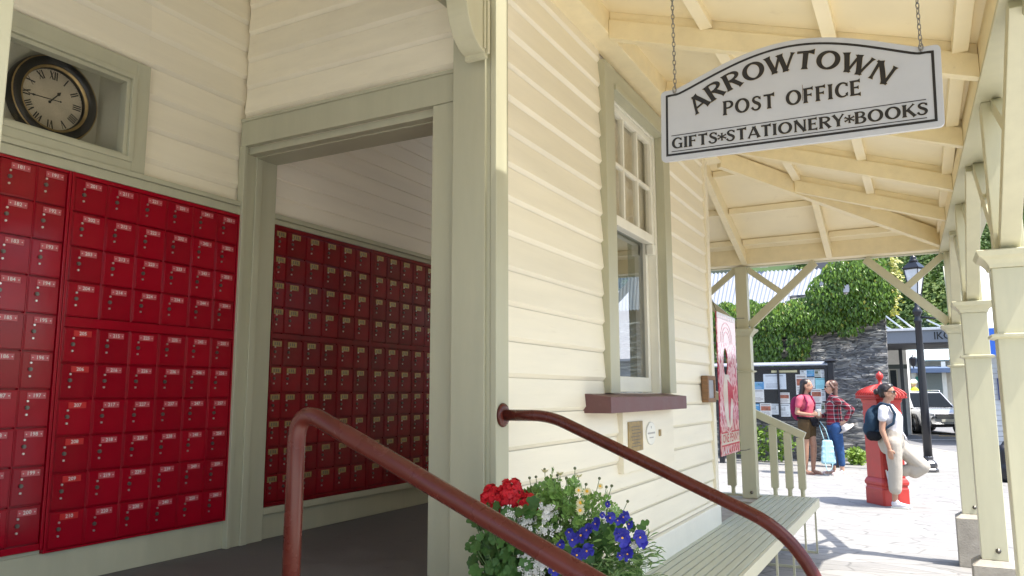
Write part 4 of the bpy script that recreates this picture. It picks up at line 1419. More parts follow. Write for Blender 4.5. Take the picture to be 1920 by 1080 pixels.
# white alyssum
A1 = thing('alyssum', 'white flowered alyssum trailing between the red and blue flowers', 'plant', (PC.x-.08, PC.y, .86), 'plants in the tub')
mb = MB(); lf = MB()
for (cx, cy_, rx, ry, n_) in ((957, 962, 12, 10, 30), (985, 980, 16, 12, 40), (1028, 962, 14, 14, 44), (1000, 1068, 18, 16, 44), (1015, 1055, 12, 16, 26), (985, 1040, 14, 8, 20), (1020, 995, 16, 9, 18), (1140, 975, 5, 6, 6), (1133, 965, 5, 5, 5), (1188, 1025, 8, 7, 8)):
    for k in range(n_):
        p = at_plant(rnd.gauss(cx, rx*.6), rnd.gauss(cy_, ry*.6), rnd.uniform(-.17, -.10))
        f = Vector((rnd.uniform(-.5, .5), -1, rnd.uniform(0, 1))).normalized(); u = f.orthogonal(); w = f.cross(u)
        for j in range(4):
            e = u*math.cos(j*PI/2+k)+w*math.sin(j*PI/2+k)
            leaf_fan(mb, p+e*.0034, f, .0036, 3, .05, .2, 0, None, 6)
for k in range(120):
    p = at_plant(rnd.gauss(1010, 40), rnd.uniform(975, 1090), rnd.uniform(-.12, -.02))
    blade(lf, p, (rnd.uniform(-1, 1), rnd.uniform(-1, .2), rnd.uniform(-.1, .8)), rnd.uniform(.02, .035), .008)
mb.build('flower', M['whitepetal'], A1); lf.build('foliage', M['daisy_leaf'], A1)

# blue pansies
B1 = thing('blue_pansies', 'deep blue pansies with small yellow eyes at the right of the tub', 'plant', (PC.x+.12, PC.y, .86), 'plants in the tub')
lf = MB()
for k in range(230):
    px, py = rnd.gauss(1110, 48), rnd.uniform(975, 1100)
    if px < 1030 or px > 1215: continue
    p = at_plant(px, py, rnd.uniform(-.10, .08))
    leaf_fan(lf, p, (rnd.uniform(-.6, .6), -1, rnd.uniform(0, 1)), rnd.uniform(.010, .020), 5, .15, .2, 0, None, 12)
lf.build('foliage', M['geranium'], B1)
def pansy(px, py, r, face=(0, -1, .25)):
    c = at_plant(px, py, rnd.uniform(-.19, -.15)); f = (Vector(face)+Vector((rnd.uniform(-.5, .5), 0, rnd.uniform(-.2, .3)))).normalized()
    z = Vector((0, 0, 1)); u = z.cross(f).normalized(); w = f.cross(u)
    q = MB()
    for (a, off, s, lift) in ((115, .55, .62, 0), (65, .55, .62, .001), (185, .5, .55, .003), (-5, .5, .55, .003), (270, .48, .68, .005)):
        e = u*math.cos(R(a))+w*math.sin(R(a))
        leaf_fan(q, c+e*r*off-f*lift*-1, f+e*rnd.uniform(-.5, .5)+Vector((rnd.uniform(-.25, .25), 0, rnd.uniform(-.25, .25))), r*s, 4, rnd.uniform(.06, .2), rnd.uniform(.05, .5), 0, None, 14)
    q.disc(c+f*.008, f, r*.13, 8, 1, .002)
    q.build('flower', [M['bluepetal'], M['yellow']], B1)
for (px, py, r) in ((1092, 1005, .030), (1075, 1012, .024), (1103, 1035, .027), (1082, 1042, .030), (1104, 995, .024), (1068, 1000, .018), (1120, 983, .022), (1145, 972, .022), (1172, 970, .020), (1160, 978, .016), (1168, 1008, .026), (1175, 1025, .024), (1180, 1040, .022), (1200, 1008, .028), (1205, 1018, .022), (1160, 1000, .018), (1053, 1022, .018), (1163, 1043, .016), (1140, 945, .011), (1183, 985, .014), (1040, 1070, .024), (1052, 1030, .014), (1130, 966, .012)):
    pansy(px, py, r*rnd.uniform(.70, .95))

# wiry grassy plant
W1 = thing('lobelia', 'wiry fine-leaved plant spilling over the right rim of the tub', 'plant', (PC.x+.2, PC.y, .86), 'plants in the tub')
lf = MB(); sm = MB()
for k in range(52):
    px, py = rnd.gauss(1165, 45), rnd.uniform(985, 1085)
    if k < 14:
        px, py = rnd.uniform(1195, 1250), rnd.uniform(985, 1065)
    if px > 1250 or px < 1085: continue
    tip = at_plant(px, py, rnd.uniform(-.16, .04)); b = PC + Vector((rnd.uniform(.03, .16), rnd.uniform(-.06, .04), .0))
    mid = b*.45 + tip*.55 + Vector((.0, 0, .02))
    sm.tube([b, mid, tip], .0011, 4)
    for j in range(9):
        t = .35+.65*j/8
        q = b*(1-t)**2 + mid*2*t*(1-t) + tip*t*t
        blade(lf, q, (rnd.uniform(-.6, 1), rnd.uniform(-.8, .4), rnd.uniform(-.2, .8)), rnd.uniform(.025, .045), .0045, 0, .3, 3)
lf.build('foliage', M['grassy'], W1); sm.build('stem', M['stem'], W1)
# ------------------------------------------------------------------ people: blended tapered volumes remeshed into one continuous skin
def cone_vol(mb, p, q, r1, r2, n=14):
    p, q = Vector(p), Vector(q)
    d = q-p; L = max(d.length, 1e-5); d = d/L
    u = d.orthogonal().normalized(); w = d.cross(u)
    prof = []
    for i in range(5): a = PI/2*i/4; prof.append((-r1*math.cos(a), r1*math.sin(a)))
    for i in range(5): a = PI/2*i/4; prof.append((L+r2*math.sin(a), r2*math.cos(a)))
    vs, fs = [], []
    for t, r in prof:
        r = max(r, 1e-4)
        for k in range(n):
            a = 2*PI*k/n
            vs.append(p + d*t + (u*math.cos(a)+w*math.sin(a))*r)
    for i in range(len(prof)-1):
        for k in range(n): fs.append((i*n+k, i*n+(k+1) % n, (i+1)*n+(k+1) % n, (i+1)*n+k))
    fs += [tuple(range(n))[::-1], tuple(range((len(prof)-1)*n, len(prof)*n))]
    mb.add(vs, fs)
def blob(name, prims, mat, parent, vox=.010, smooth=4):
    mb = MB()
    for pr_ in prims:
        if pr_[0] == 'c': cone_vol(mb, *pr_[1:])
        else: mb.ball(pr_[1], pr_[2], 0, 18, 12, pr_[3] if len(pr_) > 3 else None)
    o = mb.build('tmp', mat, None)
    m = o.modifiers.new('r', 'REMESH'); m.mode = 'VOXEL'; m.voxel_size = vox; m.use_smooth_shade = True
    if smooth:
        s = o.modifiers.new('s', 'SMOOTH'); s.iterations = smooth; s.factor = .5
    dg = bpy.context.evaluated_depsgraph_get()
    me = bpy.data.meshes.new_from_object(o.evaluated_get(dg))
    bpy.data.objects.remove(o)
    ob = bpy.data.objects.new(name, me); COL.objects.link(ob)
    if not me.materials: me.materials.append(mat)
    ob.parent = parent; OFF[ob.name] = Vector((0, 0, 0))
    return ob
def skin_mat(name, col):
    m, nt, bs = newmat(name)
    n = noise_t(nt, coords(nt), 18, 4)
    c = ramp(nt, n, [(.3, [x*.88 for x in col]), (.7, [min(1, x*1.08) for x in col])])
    nt.links.new(c, bs.inputs['Base Color']); bs.inputs['Roughness'].default_value = .5
    bs.inputs['Subsurface Weight'].default_value = .08; bs.inputs['Subsurface Radius'].default_value = (.01, .004, .002)
    return m
def cloth(name, col, var=.12, scale=14, bumps=.5):
    return paint(name, col, .85, var, (1, 1, 1), scale, bumps, 45, spec=.2)
SK1 = skin_mat('skin_tan', (.42, .23, .15)); SK2 = skin_mat('skin_light', (.50, .30, .21))
HAIR = paint('dark_hair', (.018, .012, .010), .4, .4, (1, 1, .2), 40, .4, 120)
HAIRB = paint('brown_hair', (.10, .045, .028), .4, .35, (1, 1, .2), 40, .4, 120)
LENS = flat('sunglass_lens', (.008, .008, .01), .08)

def head_prims(c, f, l, u, s=1.0):
    """head volumes around centre c; f forward, l left, u up"""
    c = Vector(c); rot = Matrix((f, l, u)).transposed()
    P = lambda a, b, d: c + (f*a + l*b + u*d)*s
    return [('e', P(-.010, 0, .030), (.094*s, .074*s, .088*s), rot),                      # skull
            ('e', P(.022, 0, -.035), (.062*s, .056*s, .080*s), rot),                       # face
            ('c', P(.050, 0, -.088), P(.046, 0, -.080), .024*s, .026*s),                   # chin
            ('c', P(.040, .030, -.060), P(-.005, .052, -.030), .022*s, .020*s), ('c', P(.040, -.030, -.060), P(-.005, -.052, -.030), .022*s, .020*s),
            ('c', P(.084, 0, .012), P(.104, 0, -.022), .0085*s, .013*s),                   # nose
            ('c', P(.098, .009, -.024), P(.098, -.009, -.024), .008*s, .008*s),
            ('c', P(.074, .030, .022), P(.074, -.030, .022), .013*s, .013*s),              # brow
            ('c', P(.086, .014, -.050), P(.086, -.014, -.050), .0075*s, .0075*s),          # lips
            ('c', P(.083, .012, -.060), P(.083, -.012, -.060), .0080*s, .0080*s),
            ('e', P(-.005, .074, -.008), (.020*s, .008*s, .030*s), rot), ('e', P(-.005, -.074, -.008), (.020*s, .008*s, .030*s), rot)]
def face_details(par, c, f, l, u, lips, s=1.0, shades=False):
    c = Vector(c); P = lambda a, b, d: c + (f*a + l*b + u*d)*s
    mb = MB()
    for sg in (-1, 1):
        mb.ball(P(.071, sg*.030, .006), .0105*s, 0, 10, 6)
        mb.ball(P(.0785, sg*.030, .006), .0050*s, 1, 8, 6)
    mb.build('eyes', [flat('eye_white', (.75, .73, .70), .3), flat('iris', (.03, .015, .01), .2)], par, local=True)
    mb = MB(); mb.tube([P(.090, .018, -.053), P(.0955, .006, -.051), P(.0955, -.006, -.051), P(.090, -.018, -.053)], .0042*s, 6)
    mb.tube([P(.089, .013, -.061), P(.093, 0, -.063), P(.089, -.013, -.061)], .0045*s, 6)
    mb.build('mouth', lips, par, local=True)
    if shades:
        mb = MB()
        for sg in (-1, 1):
            mb.disc(P(.092, sg*.032, .008), f*1.0+l*sg*.25, .021*s, 16, 0, .003, rx=.027*s, upv=u)
            mb.tube([P(.090, sg*.058, .014), P(.05, sg*.076, .014), P(-.01, sg*.081, .008)], .0028*s, 5)
        mb.tube([P(.100, .012, .014), P(.103, 0, .016), P(.100, -.012, .014)], .003*s, 5)
        mb.build('sunglasses', LENS, par, local=True)
def hand_prims(w, d, side, pn, s=1.0, curl=.35):
    """palm from wrist w along d; pn = palm normal (fingers curl towards it), side = thumb side; palm, four fingers, thumb"""
    w, d, side, pn = Vector(w), Vector(d).normalized(), Vector(side).normalized(), Vector(pn).normalized()
    out = [('c', w, w+d*.030*s, .021*s, .024*s)]
    for i, (o, L) in enumerate(((.027, .068), (.010, .078), (-.008, .072), (-.025, .058))):
        k = w + d*.075*s + side*o*s
        out.append(('c', w+d*.025*s+side*o*.7*s, k, .014*s, .0105*s))
        a = (d*math.cos(curl)+pn*math.sin(curl)).normalized(); b2 = (d*math.cos(curl*2.3)+pn*math.sin(curl*2.3)).normalized()
        m = k + a*L*.5*s
        out += [('c', k, m, .0095*s, .0085*s), ('c', m, m+b2*L*.48*s, .0085*s, .0065*s)]
    tb = w + d*.025*s + side*.022*s; tm = tb + (d*.6+side*.8).normalized()*.034*s; tt = tm + (d*.9+side*.25+pn*.2).normalized()*.030*s
    out += [('c', tb, tm, .012*s, .0105*s), ('c', tm, tt, .0100*s, .0075*s)]
    return out
V = Vector
def limb(*pts):                      # ((x,y,z), r), ... -> chain of round cones
    return [('c', pts[i][0], pts[i+1][0], pts[i][1], pts[i+1][1]) for i in range(len(pts)-1)]
def shoe(par, heel, d, mat, sole, L=.24, z=0.0, name='shoe', lift=None):
    heel, d = Vector(heel), Vector(d).normalized(); sd_ = Vector((-d.y, d.x, 0)); upv = Vector((0, 0, 1)) if lift is None else Vector(lift)
    pr_ = [('c', heel+upv*.045, heel+d*L*.35+upv*.040, .036, .038), ('c', heel+d*L*.35+upv*.036, heel+d*(L-.05)+upv*.028, .038, .028), ('c', heel+upv*.06, heel+d*.03+upv*.075, .036, .036), ('c', heel+d*L*.5+upv*.025+sd_*.012, heel+d*(L-.06)+upv*.022-sd_*.008, .034, .030)]
    o = blob(name, pr_, mat, par, .008, 3)
    mb = MB()
    out = [(-.038, .026), (-.045, 0), (-.038, -.026), (L*.3, -.034), (L*.7, -.042), (L-.05, -.030), (L-.022, 0), (L-.05, .034), (L*.7, .042), (L*.3, .034)]
    mb.prism(out, lambda a, b, t: heel + d*a + sd_*b + upv*t, .0, .018)
    mb.build('sole', sole, o, local=True, bevel=.004)
    return o
WHITE_CLOTH = cloth('white_cotton', (.62, .61, .64), .05)

# --- woman leaning on the pillar box (faces +X, one foot raised against the box)
A = thing('person', 'person in white top and striped cream trousers leaning on the red pillar box', 'person', (-.42, 11.50, 0), 'people on the pavement', R(-6))
f, l, u = V((1, 0, 0)), V((0, 1, 0)), V((0, 0, 1))
fh = (f*.98 - l*.16 + u*.0).normalized(); lh = u.cross(fh)
hc = V((-.005, 0, 1.505))
body = head_prims(hc, fh, lh, u, 1.0)
body += limb((V((-.05, 0, 1.30)), .055), (V((-.03, 0, 1.37)), .048), (V((-.012, 0, 1.43)), .048))
body += limb((V((.02, 0, .88)), .13), (V((.02, 0, 1.02)), .112), (V((-.01, 0, 1.18)), .118), (V((-.05, 0, 1.28)), .095))
body += limb((V((-.05, -.15, 1.275)), .046), (V((-.075, -.19, 1.01)), .038), (V((.0, -.215, .78)), .026))      # near (right) arm hangs
body += hand_prims((0.0, -.217, .775), (.12, -.05, -1), (.8, .1, .1), (-.1, .9, .0), 1.0, .3)
body += limb((V((-.05, .15, 1.275)), .046), (V((-.09, .20, 1.02)), .038), (V((.0, .19, .80)), .026))
body += hand_prims((0.0, .19, .795), (.15, .0, -1), (.8, -.1, .1), (-.1, -.9, 0), 1.0, .3)
body += limb((V((.03, -.07, .85)), .085), (V((.03, -.06, .47)), .055), (V((.0, -.05, .09)), .034))
body += limb((V((.05, .08, .84)), .085), (V((.34, .09, .53)), .055), (V((.0, .09, .46)), .036))
blob('body', body, SK1, A, .008, 3)
face_details(A, hc, fh, lh, u, flat('lips_a', (.36, .10, .09), .4), 1.0, True)
hr = [('e', hc+V((-.030, 0, .045)), (.094, .082, .082)), ('e', hc+V((-.055, 0, .0)), (.062, .078, .075)), ('e', hc+V((-.135, -.02, .012)), (.040, .042, .042)), ('c', hc+V((-.10, 0, .02)), hc+V((-.13, -.01, .015)), .045, .035),
      ('c', hc+V((.045, .045, .080)), hc+V((-.01, .078, .03)), .016, .018), ('c', hc+V((.045, -.045, .080)), hc+V((-.01, -.078, .03)), .016, .018), ('e', hc+V((.0, 0, .085)), (.075, .06, .045))]
blob('hair', hr, HAIR, A, .007, 2)
shirt = limb((V((.025, 0, .94)), .128), (V((.025, 0, 1.03)), .122), (V((.035, 0, 1.16)), .126), (V((-.02, 0, 1.26)), .108)) + limb((V((-.05, .0, 1.29)), .075), (V((-.045, 0, 1.325)), .062))
shirt += [('c', V((-.02, -.06, 1.17)), V((.05, -.055, 1.15)), .085, .075), ('c', V((-.02, .06, 1.17)), V((.05, .055, 1.15)), .085, .075)]
for sg in (-1, 1): shirt += limb((V((-.05, sg*.10, 1.285)), .066), (V((-.052, sg*.155, 1.265)), .062), (V((-.062, sg*.178, 1.17)), .058))
blob('top', shirt, WHITE_CLOTH, A, .009, 3)
def stripe_cloth():
    m, nt, bs = newmat('striped_cream_cloth')
    v = coords(nt)
    sx = nt.nodes.new("ShaderNodeTexWave"); sx.inputs['Scale'].default_value = 26; sx.bands_direction = 'X'; sx.inputs['Distortion'].default_value = .8
    nt.links.new(v, sx.inputs['Vector'])
    c = ramp(nt, sx.outputs['Color'], [(.0, (.35, .315, .265)), (.3, (.43, .39, .33)), (1, (.47, .43, .37))])
    nt.links.new(c, bs.inputs['Base Color']); bs.inputs['Roughness'].default_value = .9
    bump(nt, bs, noise_t(nt, v, 16, 4), .6, .01)
    return m
tr = limb((V((.02, 0, .99)), .128), (V((.015, 0, .86)), .150)) + limb((V((.025, -.07, .84)), .110), (V((.035, -.065, .50)), .088), (V((.015, -.055, .25)), .082))
tr += limb((V((.04, .075, .83)), .112), (V((.34, .09, .54)), .092), (V((.24, .09, .47)), .090)) + limb((V((.34, .09, .54)), .085), (V((.12, .09, .475)), .075))
tr += limb((V((-.06, 0, .84)), .11), (V((-.05, 0, .78)), .10))
blob('trousers', tr, stripe_cloth(), A, .010, 3)
mb = MB(); mb.tube([V((.145, -.03, .985)), V((.175, -.05, .93)), V((.185, -.055, .87))], .006, 6); mb.tube([V((.145, -.02, .985)), V((.180, -.01, .92)), V((.195, -.02, .88))], .006, 6); mb.build('drawstring', WHITE_CLOTH, A, local=True)
shoe(A, (-.01, -.05, .0), (1, -.05, 0), WHITE_CLOTH, M['white'])
shoe(A, (-.105, .09, .43), (.15, 0, -1), WHITE_CLOTH, M['white'], lift=(1, 0, .15))
BP = thing('backpack', 'dark blue backpack between the leaning person and the pillar box', 'backpack', (-.42, 11.50, 0), None, R(-6))
navy = cloth('navy_nylon', (.022, .045, .075), .2)
blob('bag', [('e', V((-.215, -.02, 1.10)), (.095, .15, .205)), ('e', V((-.25, -.02, 1.02)), (.085, .13, .12)), ('c', V((-.17, -.02, 1.27)), V((-.19, -.02, 1.0)), .07, .10)], navy, BP, .010, 3)
blob('base', [('c', V((-.22, -.11, .935)), V((-.22, .07, .935)), .072, .072), ('c', V((-.17, -.10, .93)), V((-.17, .06, .93)), .07, .07)], cloth('black_nylon', (.012, .013, .016)), BP, .010, 3)
mb = MB()
for sg in (-1, 1): mb.tube([V((-.17, sg*.10, 1.29)), V((-.08, sg*.115, 1.365)), V((.03, sg*.115, 1.335)), V((.085, sg*.125, 1.22)), V((.06, sg*.155, 1.10)), V((-.06, sg*.165, 1.02)), V((-.16, sg*.12, .99))], .018, 8)
mb.build('strap', navy, BP, local=True)

# --- person in pink T-shirt and brown shorts holding a cup, facing right
B_ = thing('person', 'long-haired person in pink T-shirt and brown shorts holding a white cup by the notice board', 'person', (-1.98, 15.47, 0), 'people on the pavement', R(-28))
hc = V((.045, 0, 1.640)); fh = (f*.92 + l*.35).normalized(); lh = u.cross(fh)
S_ = 1.06
body = head_prims(hc, fh, lh, u, S_)
body += limb((V((-.01, 0, 1.42)), .055), (V((.015, 0, 1.50)), .048), (V((.03, 0, 1.56)), .048))
body += limb((V((0, 0, .95)), .14), (V((0, 0, 1.1)), .118), (V((.0, 0, 1.30)), .122), (V((-.01, 0, 1.41)), .095))
body += limb((V((-.015, -.165, 1.40)), .047), (V((-.05, -.215, 1.13)), .038), (V((.18, -.12, 1.10)), .027))
body += hand_prims((.19, -.115, 1.10), (1, .35, .15), (.1, .2, 1), (-.1, .9, .2), 1.0, .6)
body += limb((V((-.015, .165, 1.40)), .047), (V((-.01, .215, 1.15)), .038), (V((.21, .05, 1.10)), .027))
body += hand_prims((.22, .05, 1.10), (1, -.35, .15), (.1, -.2, 1), (-.1, -.9, .2), 1.0, .6)
for sg, dx in ((-1, .0), (1, .05)):
    body += limb((V((0, sg*.085, .90)), .098), (V((dx+.01, sg*.085, .50)), .058), (V((dx, sg*.083, .36)), .056), (V((dx-.02, sg*.08, .085)), .036))
    body += limb((V((dx-.03, sg*.08, .045)), .036), (V((dx+.12, sg*.085, .03)), .028))
blob('body', body, SK1, B_, .009, 3)
face_details(B_, hc, fh, lh, u, flat('lips_b', (.42, .10, .10), .4), S_)
hr = [('e', hc+V((-.030, -.01, .050)), (.098, .088, .085)), ('e', hc+V((-.055, -.02, -.02)), (.065, .085, .10)), ('c', hc+V((-.06, -.05, -.05)), V((-.07, -.08, 1.36)), .050, .045), ('c', hc+V((-.06, .04, -.05)), V((-.05, .09, 1.38)), .045, .04), ('c', hc+V((.0, .075, .02)), V((.02, .09, 1.44)), .025, .03), ('c', hc+V((-.03, -.085, .03)), V((-.03, -.11, 1.42)), .025, .035)]
blob('hair', hr, HAIR, B_, .008, 2)
pink = cloth('pink_cotton', (.56, .115, .16), .10)
shirt = limb((V((0, 0, 1.03)), .138), (V((0, 0, 1.13)), .128), (V((.01, 0, 1.30)), .134), (V((-.01, 0, 1.40)), .105)) + limb((V((-.01, 0, 1.42)), .080), (V((-.005, 0, 1.455)), .062))
shirt += [('c', V((.0, -.065, 1.29)), V((.06, -.06, 1.27)), .088, .07), ('c', V((.0, .065, 1.29)), V((.06, .06, 1.27)), .088, .07)]
for sg in (-1, 1): shirt += limb((V((-.01, sg*.11, 1.405)), .070), (V((-.015, sg*.165, 1.385)), .066), (V((-.028, sg*.192, 1.27)), .060))
blob('shirt', shirt, pink, B_, .010, 3)
shorts = limb((V((0, 0, 1.06)), .135), (V((0, 0, .94)), .155)) 
for sg in (-1, 1): shorts += limb((V((0, sg*.085, .93)), .118), (V((.012, sg*.09, .72)), .100))
blob('shorts', shorts, cloth('brown_cotton', (.095, .060, .028), .2), B_, .010, 3)
mb = MB(); mb.tube([V((.155*math.cos(a)*1.0, .155*math.sin(a), 1.035)) for a in [2*PI*k/24 for k in range(24)]], .022, 8, closed=True)
mb.build('belt', cloth('black_belt', (.012, .012, .014)), B_, local=True)
for sg, dx in ((-1, .0), (1, .05)):
    mb = MB(); mb.prism([(-.075, -.035), (.10, -.045), (.165, -.02), (.165, .025), (.10, .045), (-.075, .035)], lambda a, b, t, sg=sg, dx=dx: V((dx+a, sg*.083+b, t)), .0, .016)
    mb.tube([V((dx+.05, sg*.083-.045, .012)), V((dx+.06, sg*.083, .062)), V((dx+.05, sg*.083+.045, .012))], .010, 6)
    mb.build('sandal', flat('tan_sandal', (.32, .16, .12), .7), B_, local=True, bevel=.003)
Q = thing('backpack', 'magenta backpack worn by the person in the pink T-shirt', 'backpack', (-1.98, 15.47, 0), None, R(-28))
mag = cloth('magenta_nylon', (.25, .02, .075), .2)
blob('bag', [('e', V((-.205, 0, 1.22)), (.10, .15, .22)), ('c', V((-.17, 0, 1.34)), V((-.18, 0, 1.08)), .09, .10)], mag, Q, .011, 3)
mb = MB()
for sg in (-1, 1): mb.tube([V((-.15, sg*.09, 1.40)), V((-.05, sg*.105, 1.475)), V((.06, sg*.105, 1.44)), V((.115, sg*.115, 1.32)), V((.09, sg*.14, 1.20)), V((-.10, sg*.15, 1.10))], .017, 8)
mb.build('strap', mag, Q, local=True)
Q = thing('belt_bag', 'small black belt bag at the hip of the person in brown shorts', 'bag', (-1.98, 15.47, 0), None, R(-28))
blob('pouch', [('c', V((.17, -.04, .99)), V((.18, .08, .97)), .055, .055), ('c', V((.17, -.02, .93)), V((.18, .06, .92)), .05, .05)], cloth('black_pouch', (.012, .012, .016)), Q, .009, 3)
Q = thing('cup', 'white takeaway cup held by the person in the pink T-shirt', 'cup', (-1.98, 15.47, 0), None, R(-28))
mb = MB(); mb.lathe([(.026, 1.085), (.036, 1.18), (.039, 1.184), (.039, 1.19), (.033, 1.20)], (.29, -.03, 0), 16); mb.build('beaker', M['white'], Q, local=True)

# --- person in plaid shirt and jeans, facing left, hand on hip
def plaid():
    m, nt, bs = newmat('plaid_flannel')
    v = coords(nt)
    sep = nt.nodes.new("ShaderNodeSeparateXYZ"); nt.links.new(v, sep.inputs[0])
    def bands(src, freq, ph=0.0):
        a = nt.nodes.new("ShaderNodeMath"); a.operation = 'MULTIPLY_ADD'; a.inputs[1].default_value = freq; a.inputs[2].default_value = ph
        nt.links.new(src, a.inputs[0])
        b = nt.nodes.new("ShaderNodeMath"); b.operation = 'FRACT'; nt.links.new(a.outputs[0], b.inputs[0])
        return b.outputs[0]
    add = nt.nodes.new("ShaderNodeMath"); add.operation = 'ADD'; nt.links.new(sep.outputs[0], add.inputs[0]); nt.links.new(sep.outputs[1], add.inputs[1])
    hz = bands(sep.outputs[2], 12.5); vt = bands(add.outputs[0], 11)
    st = [(.0, (.24, .012, .028)), (.42, (.24, .012, .028)), (.44, (.010, .008, .016)), (.86, (.010, .008, .016)), (.88, (.50, .48, .48)), (.95, (.50, .48, .48)), (.97, (.24, .012, .028))]
    c = mixc(nt, .5, ramp(nt, hz, st, 'LINEAR'), ramp(nt, vt, st, 'LINEAR'))
    nt.links.new(c, bs.inputs['Base Color']); bs.inputs['Roughness'].default_value = .9
    bump(nt, bs, noise_t(nt, v, 16, 4), .5, .01)
    return m
C_ = thing('person', 'brown-haired person in plaid shirt, jeans and sunglasses with a hand on one hip', 'person', (-1.50, 15.50, 0), 'people on the pavement', R(180+24))
hc = V((.03, 0, 1.610)); fh = (f*.97 - l*.15 - u*.05).normalized(); lh = u.cross(fh).normalized(); uh = fh.cross(lh)
body = head_prims(hc, fh, lh, uh, 1.06)
body += limb((V((-.01, 0, 1.40)), .055), (V((.01, 0, 1.47)), .048), (V((.02, 0, 1.54)), .048))
body += limb((V((0, 0, .92)), .14), (V((0, 0, 1.08)), .122), (V((.0, 0, 1.28)), .122), (V((-.01, 0, 1.38)), .095))
body += limb((V((-.02, .16, 1.36)), .045), (V((-.24, .24, 1.20)), .040), (V((-.12, .20, .985)), .028))
body += hand_prims((-.11, .195, .975), (.5, -.3, -.7), (.5, .2, .5), (.2, -.9, 0), 1.0, .4)
body += limb((V((-.01, -.16, 1.36)), .045), (V((.03, -.20, 1.10)), .038), (V((.25, -.14, 1.05)), .027))
body += hand_prims((.26, -.14, 1.05), (1, .1, .1), (.1, .1, 1), (-.1, .9, .2), 1.0, .6)
for sg, dx in ((-1, .05), (1, -.05)):
    body += limb((V((0, sg*.085, .88)), .09), (V((dx, sg*.085, .47)), .055), (V((dx-.02, sg*.08, .085)), .036))
    body += limb((V((dx-.03, sg*.08, .045)), .036), (V((dx+.12, sg*.085, .03)), .028))
blob('body', body, SK2, C_, .009, 3)
face_details(C_, hc, fh, lh, uh, flat('lips_c', (.45, .14, .13), .4), 1.06, True)
hr = [('e', hc+V((-.035, 0, .050)), (.100, .088, .085)), ('e', hc+V((-.060, 0, -.02)), (.070, .085, .10)), ('c', hc+V((-.06, .045, -.05)), V((-.03, .085, 1.43)), .045, .035), ('c', hc+V((-.05, -.04, -.05)), V((-.02, -.09, 1.42)), .045, .035), ('c', hc+V((.03, .06, .07)), hc+V((-.02, .085, -.02)), .02, .03), ('c', hc+V((.03, -.06, .07)), hc+V((-.02, -.085, -.02)), .02, .03)]
blob('hair', hr, HAIRB, C_, .008, 2)
shirt = limb((V((0, 0, .93)), .152), (V((0, 0, 1.08)), .142), (V((.005, 0, 1.28)), .140), (V((-.01, 0, 1.385)), .105)) + limb((V((-.01, 0, 1.41)), .078), (V((-.003, 0, 1.465)), .066))
shirt += [('c', V((.0, -.065, 1.27)), V((.055, -.06, 1.25)), .088, .07), ('c', V((.0, .065, 1.27)), V((.055, .06, 1.25)), .088, .07)]
shirt += limb((V((-.01, .10, 1.385)), .072), (V((-.04, .165, 1.355)), .068), (V((-.24, .245, 1.195)), .058), (V((-.15, .215, 1.03)), .048))
shirt += limb((V((-.01, -.10, 1.385)), .072), (V((-.01, -.165, 1.355)), .066), (V((.03, -.205, 1.10)), .055), (V((.16, -.17, 1.065)), .045))
blob('shirt', shirt, plaid(), C_, .010, 3)
den = cloth('blue_denim', (.035, .085, .21), .25, 20)
jeans = limb((V((0, 0, 1.0)), .135), (V((0, 0, .90)), .150))
for sg, dx in ((-1, .05), (1, -.05)): jeans += limb((V((0, sg*.085, .88)), .108), (V((dx+.005, sg*.087, .48)), .075), (V((dx-.015, sg*.083, .21)), .060))
blob('jeans', jeans, den, C_, .010, 3)
for sg, dx in ((-1, .05), (1, -.05)): shoe(C_, (dx-.03, sg*.082, 0), (1, .15*sg, 0), flat('pale_pink_shoe', (.70, .52, .50), .7), M['white'])
Q = thing('bag', 'light blue cloth bag hanging in front of the blue jeans', 'bag', (-1.50, 15.50, 0), None, R(180+24))
lb = cloth('light_blue_canvas', (.38, .60, .66), .1)
blob('sack', [('c', V((.13, .17, .62)), V((.27, .16, .62)), .022, .022), ('c', V((.11, .17, .25)), V((.29, .16, .25)), .040, .040), ('c', V((.12, .17, .42)), V((.28, .16, .42)), .038, .038), ('c', V((.13, .17, .62)), V((.11, .17, .25)), .022, .04), ('c', V((.27, .16, .62)), V((.29, .16, .25)), .022, .04), ('c', V((.20, .165, .62)), V((.20, .165, .25)), .030, .044), ('c', V((.165, .165, .62)), V((.155, .165, .25)), .030, .044), ('c', V((.235, .165, .62)), V((.245, .165, .25)), .030, .044), ('c', V((.12, .17, .52)), V((.28, .16, .52)), .032, .032), ('c', V((.11, .17, .33)), V((.29, .16, .33)), .040, .040)], lb, Q, .010, 3)
for pth in ([V((.16, .165, .63)), V((.20, .10, .85)), V((.27, -.10, 1.03)), V((.26, .0, .85)), V((.25, .16, .63))], [V((.12, .19, .28)), V((.16, .21, .12)), V((.24, .21, .08)), V((.28, .19, .28))]):
    MB().tube(smooth_path(pth, [.06]*(len(pth)-2), 4), .007, 6).build('handle', lb, Q, local=True)
Q = thing('phone', 'pink phone case held out by the person in the plaid shirt', 'phone', (-1.50, 15.50, 0), None, R(180+24))
MB().obox((.355, -.135, 1.075), (.012, 0, .045), (0, .03, 0), (.01, 0, -.003)).obox((.33, -.135, 1.03), (.012, 0, .05), (0, .038, 0), (.008, 0, -.002)).build('phone_case', flat('pink_case', (.70, .25, .33), .4), Q, local=True, bevel=.003)
Q = thing('sun_hat', 'white brimmed hat held at the hip of the person in the plaid shirt', 'hat', (-1.50, 15.50, 0), None, R(180+24))
mb = MB(); mb.lathe([(.06, .0), (.15, -.012), (.155, -.006), (.075, .008), (.070, .05), (.05, .075), (.01, .08)], (0, 0, 0), 20)
